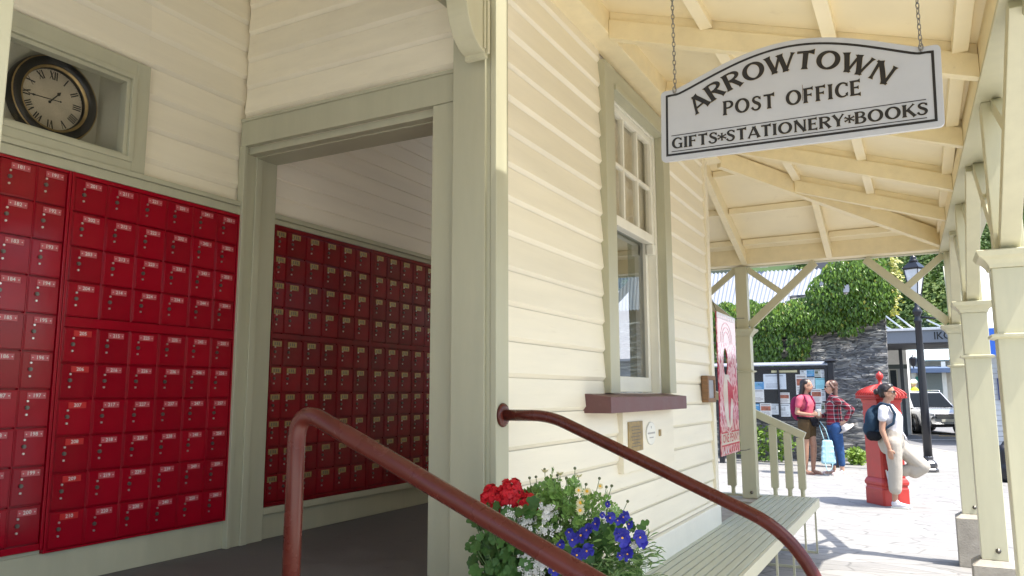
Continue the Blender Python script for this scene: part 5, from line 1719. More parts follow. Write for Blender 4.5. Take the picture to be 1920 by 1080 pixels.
rt = Matrix.Rotation(R(35), 3, 'Y'); mb.v = [tuple(rt @ Vector(p) + Vector((-.14, .20, .86))) for p in mb.v]
mb.build('crown', flat('hat_straw', (.66, .58, .52), .8), Q, local=True)
# ------------------------------------------------------------------ red pillar box
PBC = V((-.525, 11.83, 0)); PBR = R(38)
T = thing('pillar_box', 'old red pillar box with a tiled cap and round finial on the pavement', 'post box', PBC, None, PBR)
M['pbox'] = paint('pillar_box_red', (.46, .036, .028), .38, .10, (1, 1, 1), 8, .1, 50, (.40, .03, .02), .4)
def sq(mb, prof, mi=0, n=4, ch=.0):
    """square lathe with chamfered corners: prof = (half width, z)"""
    vs, fs = [], []
    for h, z in prof:
        c = ch if h > .06 else h*.3
        ring_ = [(h, -h+c), (h, h-c), (h-c, h), (-h+c, h), (-h, h-c), (-h, -h+c), (-h+c, -h), (h-c, -h)]
        vs += [(x, y, z) for x, y in ring_]
    k = 8
    for i in range(len(prof)-1):
        for j in range(k): fs.append((i*k+j, i*k+(j+1) % k, (i+1)*k+(j+1) % k, (i+1)*k+j))
    fs += [tuple(range(k))[::-1], tuple(range((len(prof)-1)*k, len(prof)*k))]
    mb.add(vs, fs, mi)
    return mb
sq(MB(), [(.200, 0), (.200, .21), (.192, .225), (.192, .25), (.205, .27), (.207, .30), (.192, .335), (.175, .36)], ch=.02).build('base', M['pbox'], T, local=True, bevel=.004)
sq(MB(), [(.180, .36), (.180, 1.20), (.186, 1.205), (.186, 1.235), (.181, 1.24), (.181, 1.36), (.190, 1.375), (.198, 1.405)], ch=.025).build('body', M['pbox'], T, local=True, bevel=.004)
mb = MB()
prof = []
for i in range(12):
    t = i/11
    prof.append((.197*(1-t)**1.0 + .045, 1.468 + .150*(t**.62)))
sq(mb, [(.19, 1.406), (.208, 1.42), (.212, 1.445), (.240, 1.45), (.242, 1.467)] + prof, ch=.03)
for s in range(4):                              # rolls of the tiled cap
    rot = Matrix.Rotation(s*PI/2, 3, 'Z')
    for k in range(-4, 5):
        pth = []
        for i in range(8):
            t = i/7*.92
            h = .197*(1-t)**1.0 + .047
            pth.append(rot @ V((h, k/4.6*h, 1.472 + .150*(t**.62))))
        mb.tube(pth, [.012*(1-.6*i/7) for i in range(8)], 6)
    for k in range(-8, 9):
        p = rot @ V((.233, k*.027, 1.437)); mb.ball(p, .0125, 0, 8, 6)
mb.build('cap', M['pbox'], T, local=True)
mb = MB(); mb.lathe([(.05, 1.595), (.052, 1.615), (.030, 1.63), (.022, 1.66), (.024, 1.675), (.040, 1.695), (.050, 1.725), (.046, 1.755), (.030, 1.772), (.018, 1.778), (.015, 1.790), (.004, 1.797)], (0, 0, 0), 20)
mb.build('finial', M['pbox'], T, local=True)
mb = MB()
mb.box(.1801, .192, -.09, .09, 1.06, 1.10); mb.box(.1801, .186, -.075, .075, 1.035, 1.058, 1)
mb.build('posting_slot', [M['pbox'], M['black']], T, local=True, bevel=.003)
mb = MB(); mb.box(.1801, .187, -.11, .11, .52, .95); mb.build('door', M['pbox'], T, local=True, bevel=.004)

# ------------------------------------------------------------------ street lamp
T = thing('street_lamp', 'black cast street lamp with a tapered lantern standing at the kerb', 'street lamp', (0, 16.9, 0))
M['iron_black'] = flat('black_cast_iron', (.016, .017, .022), .32)
X0, Y0 = 0.0, 16.9
mb = MB(); mb.lathe([(.165, 0), (.165, .05), (.14, .075), (.15, .12), (.14, .17), (.10, .21), (.085, .24), (.09, .27), (.078, .30)], (X0, Y0, 0), 8, smooth=False)
mb.build('base', flat('worn_iron_base', (.10, .10, .105), .28, .6), T, bevel=.006)
mb = MB(); mb.lathe([(.078, .30), (.074, 1.2), (.066, 2.2), (.058, 2.86), (.075, 2.88), (.075, 2.92), (.056, 2.95), (.060, 3.02), (.085, 3.06), (.09, 3.10), (.065, 3.14), (.038, 3.20), (.03, 3.36)], (X0, Y0, 0), 20); mb.build('column', M['iron_black'], T)
mb = MB(); mb.tube([(X0, Y0, 2.985), (X0+.30, Y0-.02, 2.94), (X0+.52, Y0-.03, 2.90)], [.02, .017, .012], 8); mb.build('ladder_bar', M['iron_black'], T)
rt = R(20)
def lant(mb, prof, mi=0): mb.lathe(prof, (X0, Y0, 0), 4, mi, False, rt)
mb = MB()
for k in range(4):
    a = rt + k*PI/2
    mb.tube([(X0+.10*math.cos(a), Y0+.10*math.sin(a), 3.42), (X0+.195*math.cos(a), Y0+.195*math.sin(a), 3.93)], .012, 6)
    b = a+PI/2
    for r_, z in ((.10, 3.42), (.195, 3.93)):
        mb.tube([(X0+r_*math.cos(a), Y0+r_*math.sin(a), z), (X0+r_*math.cos(b), Y0+r_*math.sin(b), z)], .012, 6)
    mb.tube([(X0+.04*math.cos(a), Y0+.04*math.sin(a), 3.30), (X0+.10*math.cos(a), Y0+.10*math.sin(a), 3.36), (X0+.10*math.cos(a), Y0+.10*math.sin(a), 3.42)], .010, 6)
lant(mb, [(.225, 3.935), (.235, 3.95), (.11, 4.06), (.08, 4.075)])
mb.lathe([(.08, 4.07), (.085, 4.11), (.05, 4.13), (.062, 4.15), (.055, 4.18), (.018, 4.205), (.010, 4.24)], (X0, Y0, 0), 14)
mb.lathe([(.04, 3.34), (.10, 3.405), (.10, 3.42), (.0, 3.425)], (X0, Y0, 0), 4, 0, False, rt)
mb.build('lantern_frame', M['iron_black'], T)
mb = MB(); lant(mb, [(.093, 3.425), (.188, 3.925)]); mb.f = mb.f[:4]; mb.m = mb.m[:4]; mb.sm = mb.sm[:4]
mb.build('lantern_glass', paint('frosted_lantern_glass', (.62, .64, .66), .25, .15), T)

# ------------------------------------------------------------------ schist wall with creeper
def schist():
    m, nt, bs = newmat('schist_wall')
    v = coords(nt, (1, 1, 1))
    nn = nt.nodes.new("ShaderNodeTexNoise"); nn.inputs['Scale'].default_value = 2.2; nt.links.new(v, nn.inputs['Vector'])
    w = mixc(nt, .16, v, nn.outputs['Color'])
    mp = nt.nodes.new("ShaderNodeMapping"); mp.inputs['Scale'].default_value = (3.6, 3.6, 24.0); nt.links.new(w, mp.inputs[0])
    vc = nt.nodes.new("ShaderNodeTexVoronoi"); vc.inputs['Scale'].default_value = 1.4; nt.links.new(mp.outputs[0], vc.inputs['Vector'])
    ve = nt.nodes.new("ShaderNodeTexVoronoi"); ve.feature = 'DISTANCE_TO_EDGE'; ve.inputs['Scale'].default_value = 1.4; nt.links.new(mp.outputs[0], ve.inputs['Vector'])
    sepc = nt.nodes.new("ShaderNodeSeparateColor"); nt.links.new(vc.outputs['Color'], sepc.inputs[0])
    c = ramp(nt, sepc.outputs[0], [(.05, (.12, .12, .125)), (.4, (.20, .20, .205)), (.7, (.30, .29, .275)), (.95, (.50, .48, .44))])
    st = ramp(nt, noise_t(nt, coords(nt, (1.5, 1.5, 14)), 4, 6, .7), [(.3, (.55, .55, .55)), (.7, (1, 1, 1))])
    c = mixc(nt, .8, c, st, 'MULTIPLY')
    e = ramp(nt, ve.outputs['Distance'], [(.0, (.35, .35, .35)), (.07, (1, 1, 1))])
    c = mixc(nt, .5, c, e, 'MULTIPLY')
    fl = ramp(nt, noise_t(nt, coords(nt, (1.2, 1.2, 9)), 5, 5, .65), [(.60, (0, 0, 0)), (.68, (1, 1, 1))])
    c = mixc(nt, fl, c, (.46, .45, .43))
    nt.links.new(c, bs.inputs['Base Color']); bs.inputs['Roughness'].default_value = .8
    h = mixc(nt, .5, e, sepc.outputs[1]); bump(nt, bs, h, 1.0, .06)
    return m
T = thing('stone_wall', 'grey layered schist wall behind the notice board, creeper over its top', 'stone wall', (-3, 18.6, 0))
rnd = random.Random(5)
mb = MB()
wx0, wx1, wy, wz = -8.0, -.70, 18.45, 3.75
nx, nz = 110, 62
def wtop(x): return 3.75 if x > -2.6 else 3.3
vs, fs = [], []
for i in range(nx+1):
    for j in range(nz+1):
        x = wx0+(wx1-wx0)*i/nx; z = wtop(x)*j/nz
        n1 = noise.noise(V((x*3, 7.1, z*11)))*.045 + noise.noise(V((x*9, 1.3, z*26)))*.02
        lean = .05*(z/wz)
        vs.append((x + (noise.noise(V((3, 2, z*14)))*.035 + .10*z/wz if i == nx else 0), wy + n1 + lean, z))
for i in range(nx):
    for j in range(nz): fs.append((i*(nz+1)+j, (i+1)*(nz+1)+j, (i+1)*(nz+1)+j+1, i*(nz+1)+j+1))
mb.add(vs, fs)
mb.box(wx0, wx1-.02, wy+.08, wy+.60, 0, 3.28); mb.box(-2.6, wx1-.02, wy+.08, wy+.60, 3.2801, 3.74)
mb.add([(wx1, wy, 0), (wx1, wy+.6, 0), (wx1+.08, wy+.65, 3.75), (wx1+.08, wy+.05, 3.75)], [(0, 1, 2, 3)])
mb.build('masonry', schist(), T)
# creeper: thousands of single leaves hung over the wall in clumps
def creeper(name, label, dens, mat, seedv, region, parent=None):
    rnd = random.Random(seedv)
    t = thing(name, label, 'creeper', (-2.2, 18.3, 2.5))
    lf = MB(); st = MB()
    n = 0
    for (px, py, rx, ry, cnt, dy) in region:
        for k in range(int(cnt*1.9)):
            a = rnd.uniform(0, 2*PI); r_ = math.sqrt(rnd.random())
            x, y = px+rx*r_*math.cos(a), py+ry*r_*math.sin(a)
            if noise.noise(V((x*.035, y*.035, seedv))) < -.42: continue
            bul = math.sqrt(max(0, 1-r_*r_))
            p = at_y(x, y, 18.30 - dy*bul*rnd.uniform(.35, 1.0) + rnd.uniform(-.05, .08))
            L = rnd.uniform(.055, .115); w = L*rnd.uniform(.42, .6)
            out = V((rnd.uniform(-.7, .7), -1, rnd.uniform(-.1, .9))).normalized()
            d = V((rnd.uniform(-.6, .6), rnd.uniform(-.5, .0), -1)).normalized()
            s = d.cross(out).normalized(); fold = out*w*.25
            q = p
            lf.add([q, q+d*L*.4+s*w/2+fold, q+d*L, q+d*L*.4-s*w/2+fold], [(0, 1, 2), (0, 2, 3)], 1 if rnd.random() < dens else 0)
    for k in range(30):
        r0 = rnd.choice(region[:11])
        p = at_y(r0[0]+rnd.uniform(-1, 1)*r0[2], r0[1]+rnd.uniform(-.6, .8)*r0[3], 18.33)
        st.tube([p, p+V((rnd.uniform(-.08, .08), .06, -.2)), p+V((rnd.uniform(-.14, .14), .12, -.42))], .006, 4)
    lf.build('leaves', mat, t); st.build('stem', flat('vine_stem', (.09, .06, .04), .8) if 'vine_stem' not in bpy.data.materials else bpy.data.materials['vine_stem'], t)
    return t
IV1 = foliage('creeper_leaf', (.022, .06, .008), (.20, .34, .045), .30, 3, .3)
IV2 = foliage('creeper_young_leaf', (.22, .26, .03), (.36, .34, .05), .45, 3, .3)
reg = [(1602, 520, 62, 48, 1700, .5), (1640, 545, 42, 50, 900, .45), (1560, 550, 48, 42, 1000, .45), (1618, 575, 46, 32, 700, .4), (1510, 592, 58, 36, 1100, .4), (1450, 598, 60, 34, 900, .35), (1470, 640, 52, 32, 700, .3),
       (1388, 588, 52, 30, 700, .35), (1360, 605, 30, 40, 400, .3), (1405, 640, 38, 40, 500, .25), (1445, 668, 26, 22, 220, .2), (1500, 662, 18, 12, 70, .12), (1465, 682, 18, 14, 90, .12), (1555, 600, 40, 18, 300, .3), (1640, 500, 30, 22, 350, .4), (1590, 615, 30, 14, 90, .2), (1340, 640, 30, 60, 300, .2)]
creeper('creeper', 'glossy green creeper spilling over the top of the schist wall', .03, [IV1, IV2], 3, reg)
t = thing('creeper', 'yellow green creeper shoots at the right end of the stone wall', 'creeper', (-.6, 18.3, 4))
lf = MB()
for k in range(330):
    px = 1668 + abs(rnd.gauss(0, 9)); py = rnd.uniform(480, 590)
    p = at_y(px, py, 18.3 + rnd.uniform(-.25, .15)); L = rnd.uniform(.05, .11)
    d = V((rnd.uniform(-.2, 1), rnd.uniform(-.4, .2), rnd.uniform(-1, .4))).normalized(); s = d.orthogonal().normalized()*L*.28
    lf.add([p, p+d*L*.45+s, p+d*L, p+d*L*.45-s], [(0, 1, 2, 3)], 0)
lf.build('leaves', IV2, t)
# low planting at the foot of the wall
def shrub(label, px0, px1, py0, py1, n, Y, mat, cat='plant', name='shrub'):
    t = thing(name, label, cat, at_z((px0+px1)/2, py1, 0))
    lf = MB()
    for k in range(n):
        a = rnd.uniform(0, 2*PI); r_ = math.sqrt(rnd.random())
        p = at_y((px0+px1)/2 + (px1-px0)/2*r_*math.cos(a), (py0+py1)/2 + (py1-py0)/2*r_*math.sin(a), Y + rnd.uniform(-.2, .2))
        if p.z < .01: continue
        L = rnd.uniform(.06, .12); d = V((rnd.uniform(-1, 1), rnd.uniform(-1, .2), rnd.uniform(-.4, 1))).normalized(); s = d.orthogonal().normalized()*L*.3
        lf.add([p, p+d*L*.45+s, p+d*L, p+d*L*.45-s], [(0, 1, 2, 3)])
    lf.build('leaves', mat, t)
IV3 = foliage('shrub_leaf', (.10, .20, .02), (.24, .36, .05), .5, 3, .3)
shrub('bright green low shrub between the person in plaid and the pillar box', 1587, 1624, 842, 874, 420, 17.9, IV3)
shrub('low leafy plants below the notice board behind the white balusters', 1380, 1492, 800, 868, 700, 17.8, IV1)

# ------------------------------------------------------------------ notice board
NY = 17.0
T = thing('notice_board', 'black glazed community notice board full of pinned papers', 'notice board', (-2.9, NY, 0))
nx0, nx1, nz0, nz1 = -4.4, -1.72, .92, 2.06
mb = MB()
mb.box(nx0, nx1, NY, NY+.12, nz0, nz0+.06); mb.box(nx0, nx1, NY, NY+.12, nz1-.05, nz1); mb.box(nx1-.06, nx1, NY, NY+.12, nz0+.06, nz1-.05)
for x in (-3.62, -2.70): mb.box(x-.02, x+.02, NY, NY+.12, nz0+.06, nz1-.05)
mb.build('frame', M['iron_black'], T, bevel=.004)
MB().box(nx0, nx1-.06, NY+.035, NY+.06, nz0+.06, nz1-.05).build('backing', flat('board_felt', (.022, .024, .030), .8), T)
mb = MB(); mb.prism([(NY-.02, nz1+.015), (NY+.20, nz1+.075), (NY+.20, nz1+.10), (NY-.02, nz1+.045)], lambda u_, v_, t_: (t_, u_, v_), nx0-.1, nx1+.02)
mb.build('roof', flat('grey_lid', (.33, .35, .40), .35), T, bevel=.003)
mb = MB(); mb.box(-1.76+.05, -1.60, NY-.02, NY+.12, 0, 2.13); mb.lathe([(.09, 2.13), (.17, 2.15), (.175, 2.165), (.10, 2.20), (.02, 2.215)], (-1.655, NY+.05, 0), 4, 0, False, PI/4); mb.build('post', M['iron_black'], T, bevel=.004)
mb = MB(); mb.box(-4.0, -3.9, NY, NY+.1, 0, nz0); mb.build('post', M['iron_black'], T)
def paper_mat(name, base, inks, sc_=18):
    m, nt, bs = newmat(name)
    v = coords(nt, (1, 1, 1.6))
    vo = nt.nodes.new("ShaderNodeTexVoronoi"); vo.inputs['Scale'].default_value = sc_; vo.distance = 'CHEBYCHEV'; nt.links.new(v, vo.inputs['Vector'])
    sepc = nt.nodes.new("ShaderNodeSeparateColor"); nt.links.new(vo.outputs['Color'], sepc.inputs[0])
    stops = [(0, base), (.55, base)] + [(.60+.38*i/max(1, len(inks)), k) for i, k in enumerate(inks)]
    c = ramp(nt, sepc.outputs[0], stops, 'CONSTANT')
    nt.links.new(c, bs.inputs['Base Color']); bs.inputs['Roughness'].default_value = .5
    return m
def inks(name, base, dark, pic): return [flat(name+'_paper', base, .6), flat(name+'_print', dark, .6), paint(name+'_picture', pic, .6, .5, (1, 1, 1), 14, 0)]
PW = inks('white', (.82, .86, .90), (.35, .38, .42), (.55, .58, .62)); PM_ = inks('map', (.74, .80, .88), (.40, .44, .52), (.45, .50, .58)); PR = inks('picture', (.82, .82, .82), (.40, .36, .36), (.50, .16, .10))
PB_ = inks('blue', (.10, .34, .66), (.50, .66, .80), (.16, .42, .62)); PC_ = inks('cyan', (.36, .74, .86), (.22, .50, .60), (.40, .72, .80)); PY_ = inks('yellow', (.74, .68, .42), (.30, .27, .16), (.62, .56, .34)); PP = inks('photo', (.60, .62, .60), (.20, .24, .20), (.12, .14, .09))
papers = [(1433, 1474, 701, 730, PM_), (1415, 1433, 716, 730, PB_), (1416, 1433, 730, 754, PR), (1415, 1425, 757, 781, PB_), (1427, 1447, 756, 781, PR), (1447, 1463, 757, 777, PW), (1447, 1495, 694, 699, PY_), (1463, 1481, 736, 756, PR), (1463, 1482, 757, 781, PW),
          (1494, 1513, 702, 740, PR), (1513, 1527, 693, 706, PB_), (1501, 1513, 694, 702, PW), (1513, 1528, 708, 728, PW), (1528, 1540, 693, 707, PP), (1540, 1550, 693, 708, PW), (1530, 1550, 709, 730, PC_), (1522, 1541, 729, 755, PR), (1541, 1551, 732, 752, PW), (1524, 1540, 757, 779, PW), (1541, 1551, 755, 778, PP), (1484, 1494, 757, 776, PM_), (1385, 1398, 690, 712, PC_), (1372, 1380, 693, 730, PC_)]
for i, (a, b, c, d, mt) in enumerate(papers):
    p, q = at_y(a, d, NY+.085), at_y(b, c, NY+.085)
    mb = MB(); y_ = NY+.030-.0006*(i % 5); mb.box(p.x, q.x, y_, y_+.004, p.z, q.z, 0)
    w_, h_ = q.x-p.x, q.z-p.z
    pr2 = random.Random(i)
    mb.box(p.x+w_*.1, q.x-w_*.12, y_-.0012, y_-.0002, q.z-h_*.16, q.z-h_*.08, 1)
    if pr2.random() < .75: mb.box(p.x+w_*.08, q.x-w_*(.08 if pr2.random() < .5 else .45), y_-.0012, y_-.0002, q.z-h_*.55, q.z-h_*.22, 2)
    for k in range(4): mb.box(p.x+w_*.1, q.x-w_*pr2.uniform(.1, .4), y_-.0012, y_-.0002, q.z-h_*(.66+.08*k), q.z-h_*(.63+.08*k), 1)
    mb.build('paper', mt, T)
gl_ = MB(); gl_.box(nx0, nx1-.06, NY+.004, NY+.007, nz0+.06, nz1-.05); gl_.build('glass', M['glass'], T)

# ------------------------------------------------------------------ corrugated iron building behind the wall
T = thing('stone_cottage', 'cottage with a pale corrugated iron roof behind the creeper', 'building', (-6, 25, 0))
mb = MB()
x0, x1 = -9.0, -2.62
n = 62; vs, fs = [], []
for i in range(n*4+1):
    x = x0+(x1-x0)*i/(n*4); o = .030*math.sin(2*PI*i/4*1.0)
    t = i/(n*4); ea = at_y(1100, 585, 23.6).lerp(at_y(1521, 567, 23.6), t); ri2 = at_y(1100, 523, 26.2).lerp(at_y(1541, 504, 26.2), t); vs += [ea+V((0, 0, o)), ri2+V((0, 0, o))]
for i in range(n*4): fs.append((2*i, 2*i+2, 2*i+3, 2*i+1))
mb.add(vs, fs, 0, True)
mb.build('roof', flat('pale_corrugated_iron', (.27, .29, .33), .5, .2), T)
mb = MB(); mb.box(-9, -2.9, 23.8, 29, 0, 3.70); mb.prism([(23.8, 3.70), (29, 3.70), (26.2, at_y(1541, 504, 26.2).z-.12)], lambda a, b, t_: (t_, a, b), -9, -2.95)
mb.build('wall', M['concrete'], T)
p = at_y(1372, 495, 26.2)
for px in (1384, 1432):
    p = at_y(px, 507, 26.2); mb = MB(); mb.box(p.x-.12, p.x+.12, 26.0, 26.3, 5.7, p.z+.18); mb.build('roof_vent', flat('vent_grey', (.5, .5, .5), .6) if 'vent_grey' not in bpy.data.materials else bpy.data.materials['vent_grey'], T)
T = thing('gabled_house', 'grey gable of a house rising behind the creeper', 'building', (-3.5, 45, 0))
mb = MB(); a, b = at_y(1535, 508, 45), at_y(1600, 508, 45); pk = at_y(1578, 478, 45)
mb.prism([(a.x, 0), (b.x+1.2, 0), (b.x+1.2, a.z), (pk.x+1.1, pk.z+1.4), (a.x, a.z)], lambda u_, v_, t_: (u_, t_, v_), 45, 50)
mb.build('wall', paint('grey_gable', (.30, .31, .34), .8, .1), T)
mb = MB(); mb.beam((a.x-.35, 44.9, a.z-.15), (pk.x+1.1, 44.9, pk.z+1.55), .5, .14, (0, -1, 0)); mb.build('bargeboard', flat('dark_barge', (.10, .10, .11), .6), T)

# ------------------------------------------------------------------ shops across the road
T = thing('shop_with_canopy', 'low shop behind a dark grey canopy lettered in black', 'building', (-1, 33, ROAD_Z))
mb = MB(); mb.box(-7, 3.2, 30.0, 30.10, 3.22, 3.66); mb.build('fascia', flat('blue_grey_fascia', (.20, .22, .25), .5), T, bevel=.01)
mb = MB(); mb.box(-7, 3.2, 30.101, 33.9, 3.18, 3.24); mb.build('soffit', flat('dark_soffit', (.10, .10, .11), .7), T)
mb = MB(); mb.box(-7.05, 3.25, 29.93, 33.9, 3.66, 3.74); mb.build('canopy_roof', flat('pale_canopy_flashing', (.62, .64, .66), .5), T)
mb = MB()
vs, fs = text_mesh('IKON', .40)
p0 = at_y(1751, 641, 29.99)
mnx = min(v[0] for v in vs)
mb.add([(p0.x+.02+(x-mnx)*.80, 29.994, 3.44+y*.9) for x, y in vs], fs); mb.build('lettering', M['black'], T)
mb = MB(); mb.box(-7, -.50, 34.0, 40, ROAD_Z, 3.9)
mb.build('wall', paint('pale_render', (.76, .76, .74), .8, .08), T)
mb = MB(); mb.box(-7, -.49, 33.97, 34.0, 2.45, 2.62); mb.build('cornice', flat('grey_green_trim', (.16, .19, .18), .6), T)
for (a, b, c, d) in ((1671, 1680, 694, 728), (1640, 1655, 694, 740)):
    p, q = at_y(a, d, 33.98), at_y(b, c, 33.98)
    mb = MB(); mb.box(p.x-.05, q.x+.05, 33.965, 33.99, p.z-.05, q.z+.05); w = mb.build('window', M['white'], T)
    MB().box(p.x, q.x, 33.955, 33.964, p.z, q.z).build('pane', flat('dark_pane', (.05, .06, .07), .1) if 'dark_pane' not in bpy.data.materials else bpy.data.materials['dark_pane'], w)
for (px, w_) in ((1691, .12),):
    p = at_y(px, 700, 33.0); mb = MB(); mb.box(p.x-w_/2, p.x+w_/2, 32.9, 33.1, ROAD_Z, 3.18); mb.build('column', flat('dark_column', (.06, .07, .08), .5), T)
for a, b in (((1660, 592), (1697, 625)), ((1674, 586), (1716, 624)), ((1660, 612), (1676, 626)), ((1738, 600), (1775, 628))):
    p, q = at_y(a[0], a[1], 33.8), at_y(b[0], b[1], 30.4); q.z = 3.70
    mb = MB(); mb.tube([p, q], .028, 6); mb.build('stay_rod', flat('pale_steel', (.55, .57, .6), .4, .6) if 'pale_steel' not in bpy.data.materials else bpy.data.materials['pale_steel'], T)
for x in (-6, 3.0): MB().box(x-.1, x+.1, 31.0, 31.2, ROAD_Z, 3.18).build('column', bpy.data.materials['dark_column'], T)

T = thing('shop', 'pale shop with a blue awning and light gable roof beyond the silver car', 'building', (1, 46, ROAD_Z))
mb = MB(); p, q = at_y(1696, 740, 46), at_y(1800, 690, 46)
mb.box(p.x, q.x+3, 46, 52, ROAD_Z, 3.4); mb.build('wall', paint('cream_render', (.62, .57, .46), .8, .08), T)
mb = MB(); a = at_y(1697, 688, 45.5); b = at_y(1712, 655, 50)
mb.add([(a.x, 45.5, 3.2), (q.x+3.2, 45.5, 3.2), (q.x+3.2, 52, 5.4), (a.x, 52, 5.4)], [(0, 1, 2, 3)]); mb.add([(a.x, 45.5, 3.15), (q.x+3.2, 45.5, 3.15), (q.x+3.2, 52, 5.35), (a.x, 52, 5.35)], [(3, 2, 1, 0)])
mb.build('roof', flat('pale_teal_iron', (.55, .66, .66), .5), T)
mb = MB(); a, b = at_y(1708, 699, 44.6), at_y(1783, 688, 44.6)
mb.prism([(44.6, a.z), (44.6, b.z-.05), (45.9, b.z+.10), (45.9, a.z)], lambda u_, v_, t_: (t_, u_, v_), a.x, b.x+.5); mb.build('awning', flat('blue_awning', (.12, .17, .27), .6), T)
mb = MB(); a, b = at_y(1722, 738, 45.95), at_y(1770, 700, 45.95); mb.box(a.x, b.x, 45.93, 45.98, a.z, b.z); mb.build('shop_window', flat('grey_shopfront', (.24, .28, .27), .25), T)
for px in (1716, 1773):
    a = at_y(px, 740, 45.4); MB().box(a.x-.10, a.x+.10, 45.3, 45.5, ROAD_Z, 3.1).build('column', M['white'], T)
a, b = at_y(1717, 716, 45.2), at_y(1724, 706, 45.2)
MB().box(a.x, b.x, 45.15, 45.2, a.z, b.z).build('sign', flat('green_sign', (.03, .22, .15), .4), T)
mb = MB(); a = at_y(1712, 676, 44.5); mb.lathe([(.06, -.3), (.12, -.25), (.20, .05), (.24, .08), (.05, .22), (.02, .3)], a, 6); mb.tube([a+V((0, 0, -.3)), a+V((0, .4, -.5)), a+V((0, .9, -.5))], .03, 6); mb.build('wall_lantern', M['iron_black'], T)

T = thing('weatherboard_house', 'white weatherboard building with blue signs seen between the veranda posts', 'building', (3, 28, ROAD_Z))
xa, xb = at_y(1855, 700, 28).x, 14.0
mb = MB()
boards(mb, lambda a, o, z: (a, 28.0-o*1.2, z), xa, xb, ROAD_Z, 2.75, .16, 0, seed=21); mb.build('weatherboard_cladding', paint('white_weatherboard', (.62, .63, .62), .6, .06), T)
mb = MB(); mb.box(xa, xb, 28.02, 36, ROAD_Z, 2.75); mb.build('wall', M['white'], T)
mb = MB(); mb.box(xa-.3, xb, 27.4, 27.6, 2.72, 2.80); mb.add([(xa-.3, 27.4, 2.80), (xb, 27.4, 2.80), (xb, 33, 6.2), (xa-.3, 33, 6.2)], [(0, 1, 2, 3)]); mb.build('roof', flat('white_iron_roof', (.66, .68, .70), .5), T)
a, b = at_y(1857, 668, 27.3), at_y(1864, 615, 27.3); MB().box(a.x, b.x, 27.25, 27.3, a.z, b.z).build('sign', flat('bright_blue_sign', (.03, .14, .60), .4), T)
a, b = at_y(1873, 750, 27.9), at_y(1886, 709, 27.9)
mb = MB(); mb.box(a.x, b.x, 27.90, 27.955, a.z, b.z, 0)
for k in range(5): mb.box(a.x+.05, b.x-.05, 27.893, 27.899, b.z-.14-.13*k, b.z-.08-.13*k, 1)
mb.build('sign', [flat('navy_sign', (.03, .05, .17), .4), flat('sign_lines', (.30, .33, .45), .5)], T)
a = at_y(1877, 699, 27.75); mb = MB(); mb.lathe([(.03, -.16), (.07, -.12), (.10, .06), (.03, .12), (.01, .18)], a, 6); mb.build('wall_lantern', M['iron_black'], T)

# ------------------------------------------------------------------ hi-vis worker and a passer-by near the silver car
def far_person(name, label, px, py_head, Y, vest, legs, hat, head=0, base_z=ROAD_Z):
    p = at_y(px, py_head, Y)
    Hh = p.z - base_z
    t = thing('person', label, 'person', (p.x, Y, base_z), None, R(head))
    s = Hh/1.76
    g = lambda *a: V(a)*s
    body = head_prims(g(0, 0, 1.63), f, l, u, s*1.05) + limb((g(0, 0, 1.42), .055*s), (g(0, 0, 1.56), .05*s)) + limb((g(0, 0, .95), .15*s), (g(0, 0, 1.38), .13*s))
    for sg in (-1, 1):
        body += limb((g(0, sg*.17, 1.40), .05*s), (g(.03, sg*.24, 1.12), .042*s), (g(.12, sg*.22, .88), .03*s)) + hand_prims(g(.12, sg*.22, .88), (.2, 0, -1), (.8, 0, .1), (0, -sg, 0), s)
        body += limb((g(0, sg*.09, .92), .10*s), (g(.02, sg*.10, .5), .07*s), (g(0, sg*.10, .08), .045*s)) + limb((g(-.03, sg*.1, .05), .045*s), (g(.14, sg*.11, .035), .035*s))
    blob('body', body, SK2, t, .014, 2)
    sh = limb((g(0, 0, 1.02), .165*s), (g(0, 0, 1.37), .15*s))
    for sg in (-1, 1): sh += limb((g(0, sg*.17, 1.40), .075*s), (g(.02, sg*.235, 1.15), .065*s))
    blob('jacket', sh, vest, t, .014, 2)
    tr = limb((g(0, 0, 1.0), .15*s), (g(0, 0, .92), .16*s))
    for sg in (-1, 1): tr += limb((g(0, sg*.09, .92), .12*s), (g(.01, sg*.10, .12), .075*s))
    blob('trousers', tr, legs, t, .014, 2)
    if hat:
        mb = MB(); mb.ball(g(0, 0, 1.70), (.125*s, .11*s, .10*s)); mb.disc(g(.02, 0, 1.68), (0, 0, 1), .125*s, 18, 0, .015); mb.build('helmet', M['white'], t, local=True)
        mb = MB()
        for z in (1.12, 1.27): mb.tube([g(.172*math.cos(a), .185*math.sin(a), z) for a in [2*PI*k/20 for k in range(20)]], .018*s, 6, closed=True)
        mb.build('reflective_band', flat('reflective_grey', (.55, .56, .56), .4), t, local=True)
    else: blob('hair', [('e', g(-.02, 0, 1.70), (.105*s, .09*s, .09*s))], HAIRB, t, .012, 1)
hv = flat('hi_vis_yellow', (.55, .78, .03), .7)
far_person('person', 'road worker in yellow hi-vis vest and white helmet behind the silver car', 1713, 713, 38.5, hv, cloth('dark_work_trousers', (.03, .035, .06)), True, 200)
far_person('person', 'person in blue jacket and jeans left of the silver car', 1693, 734, 40.0, cloth('blue_jacket', (.06, .12, .30)), cloth('far_jeans', (.06, .13, .28)), False, 150)

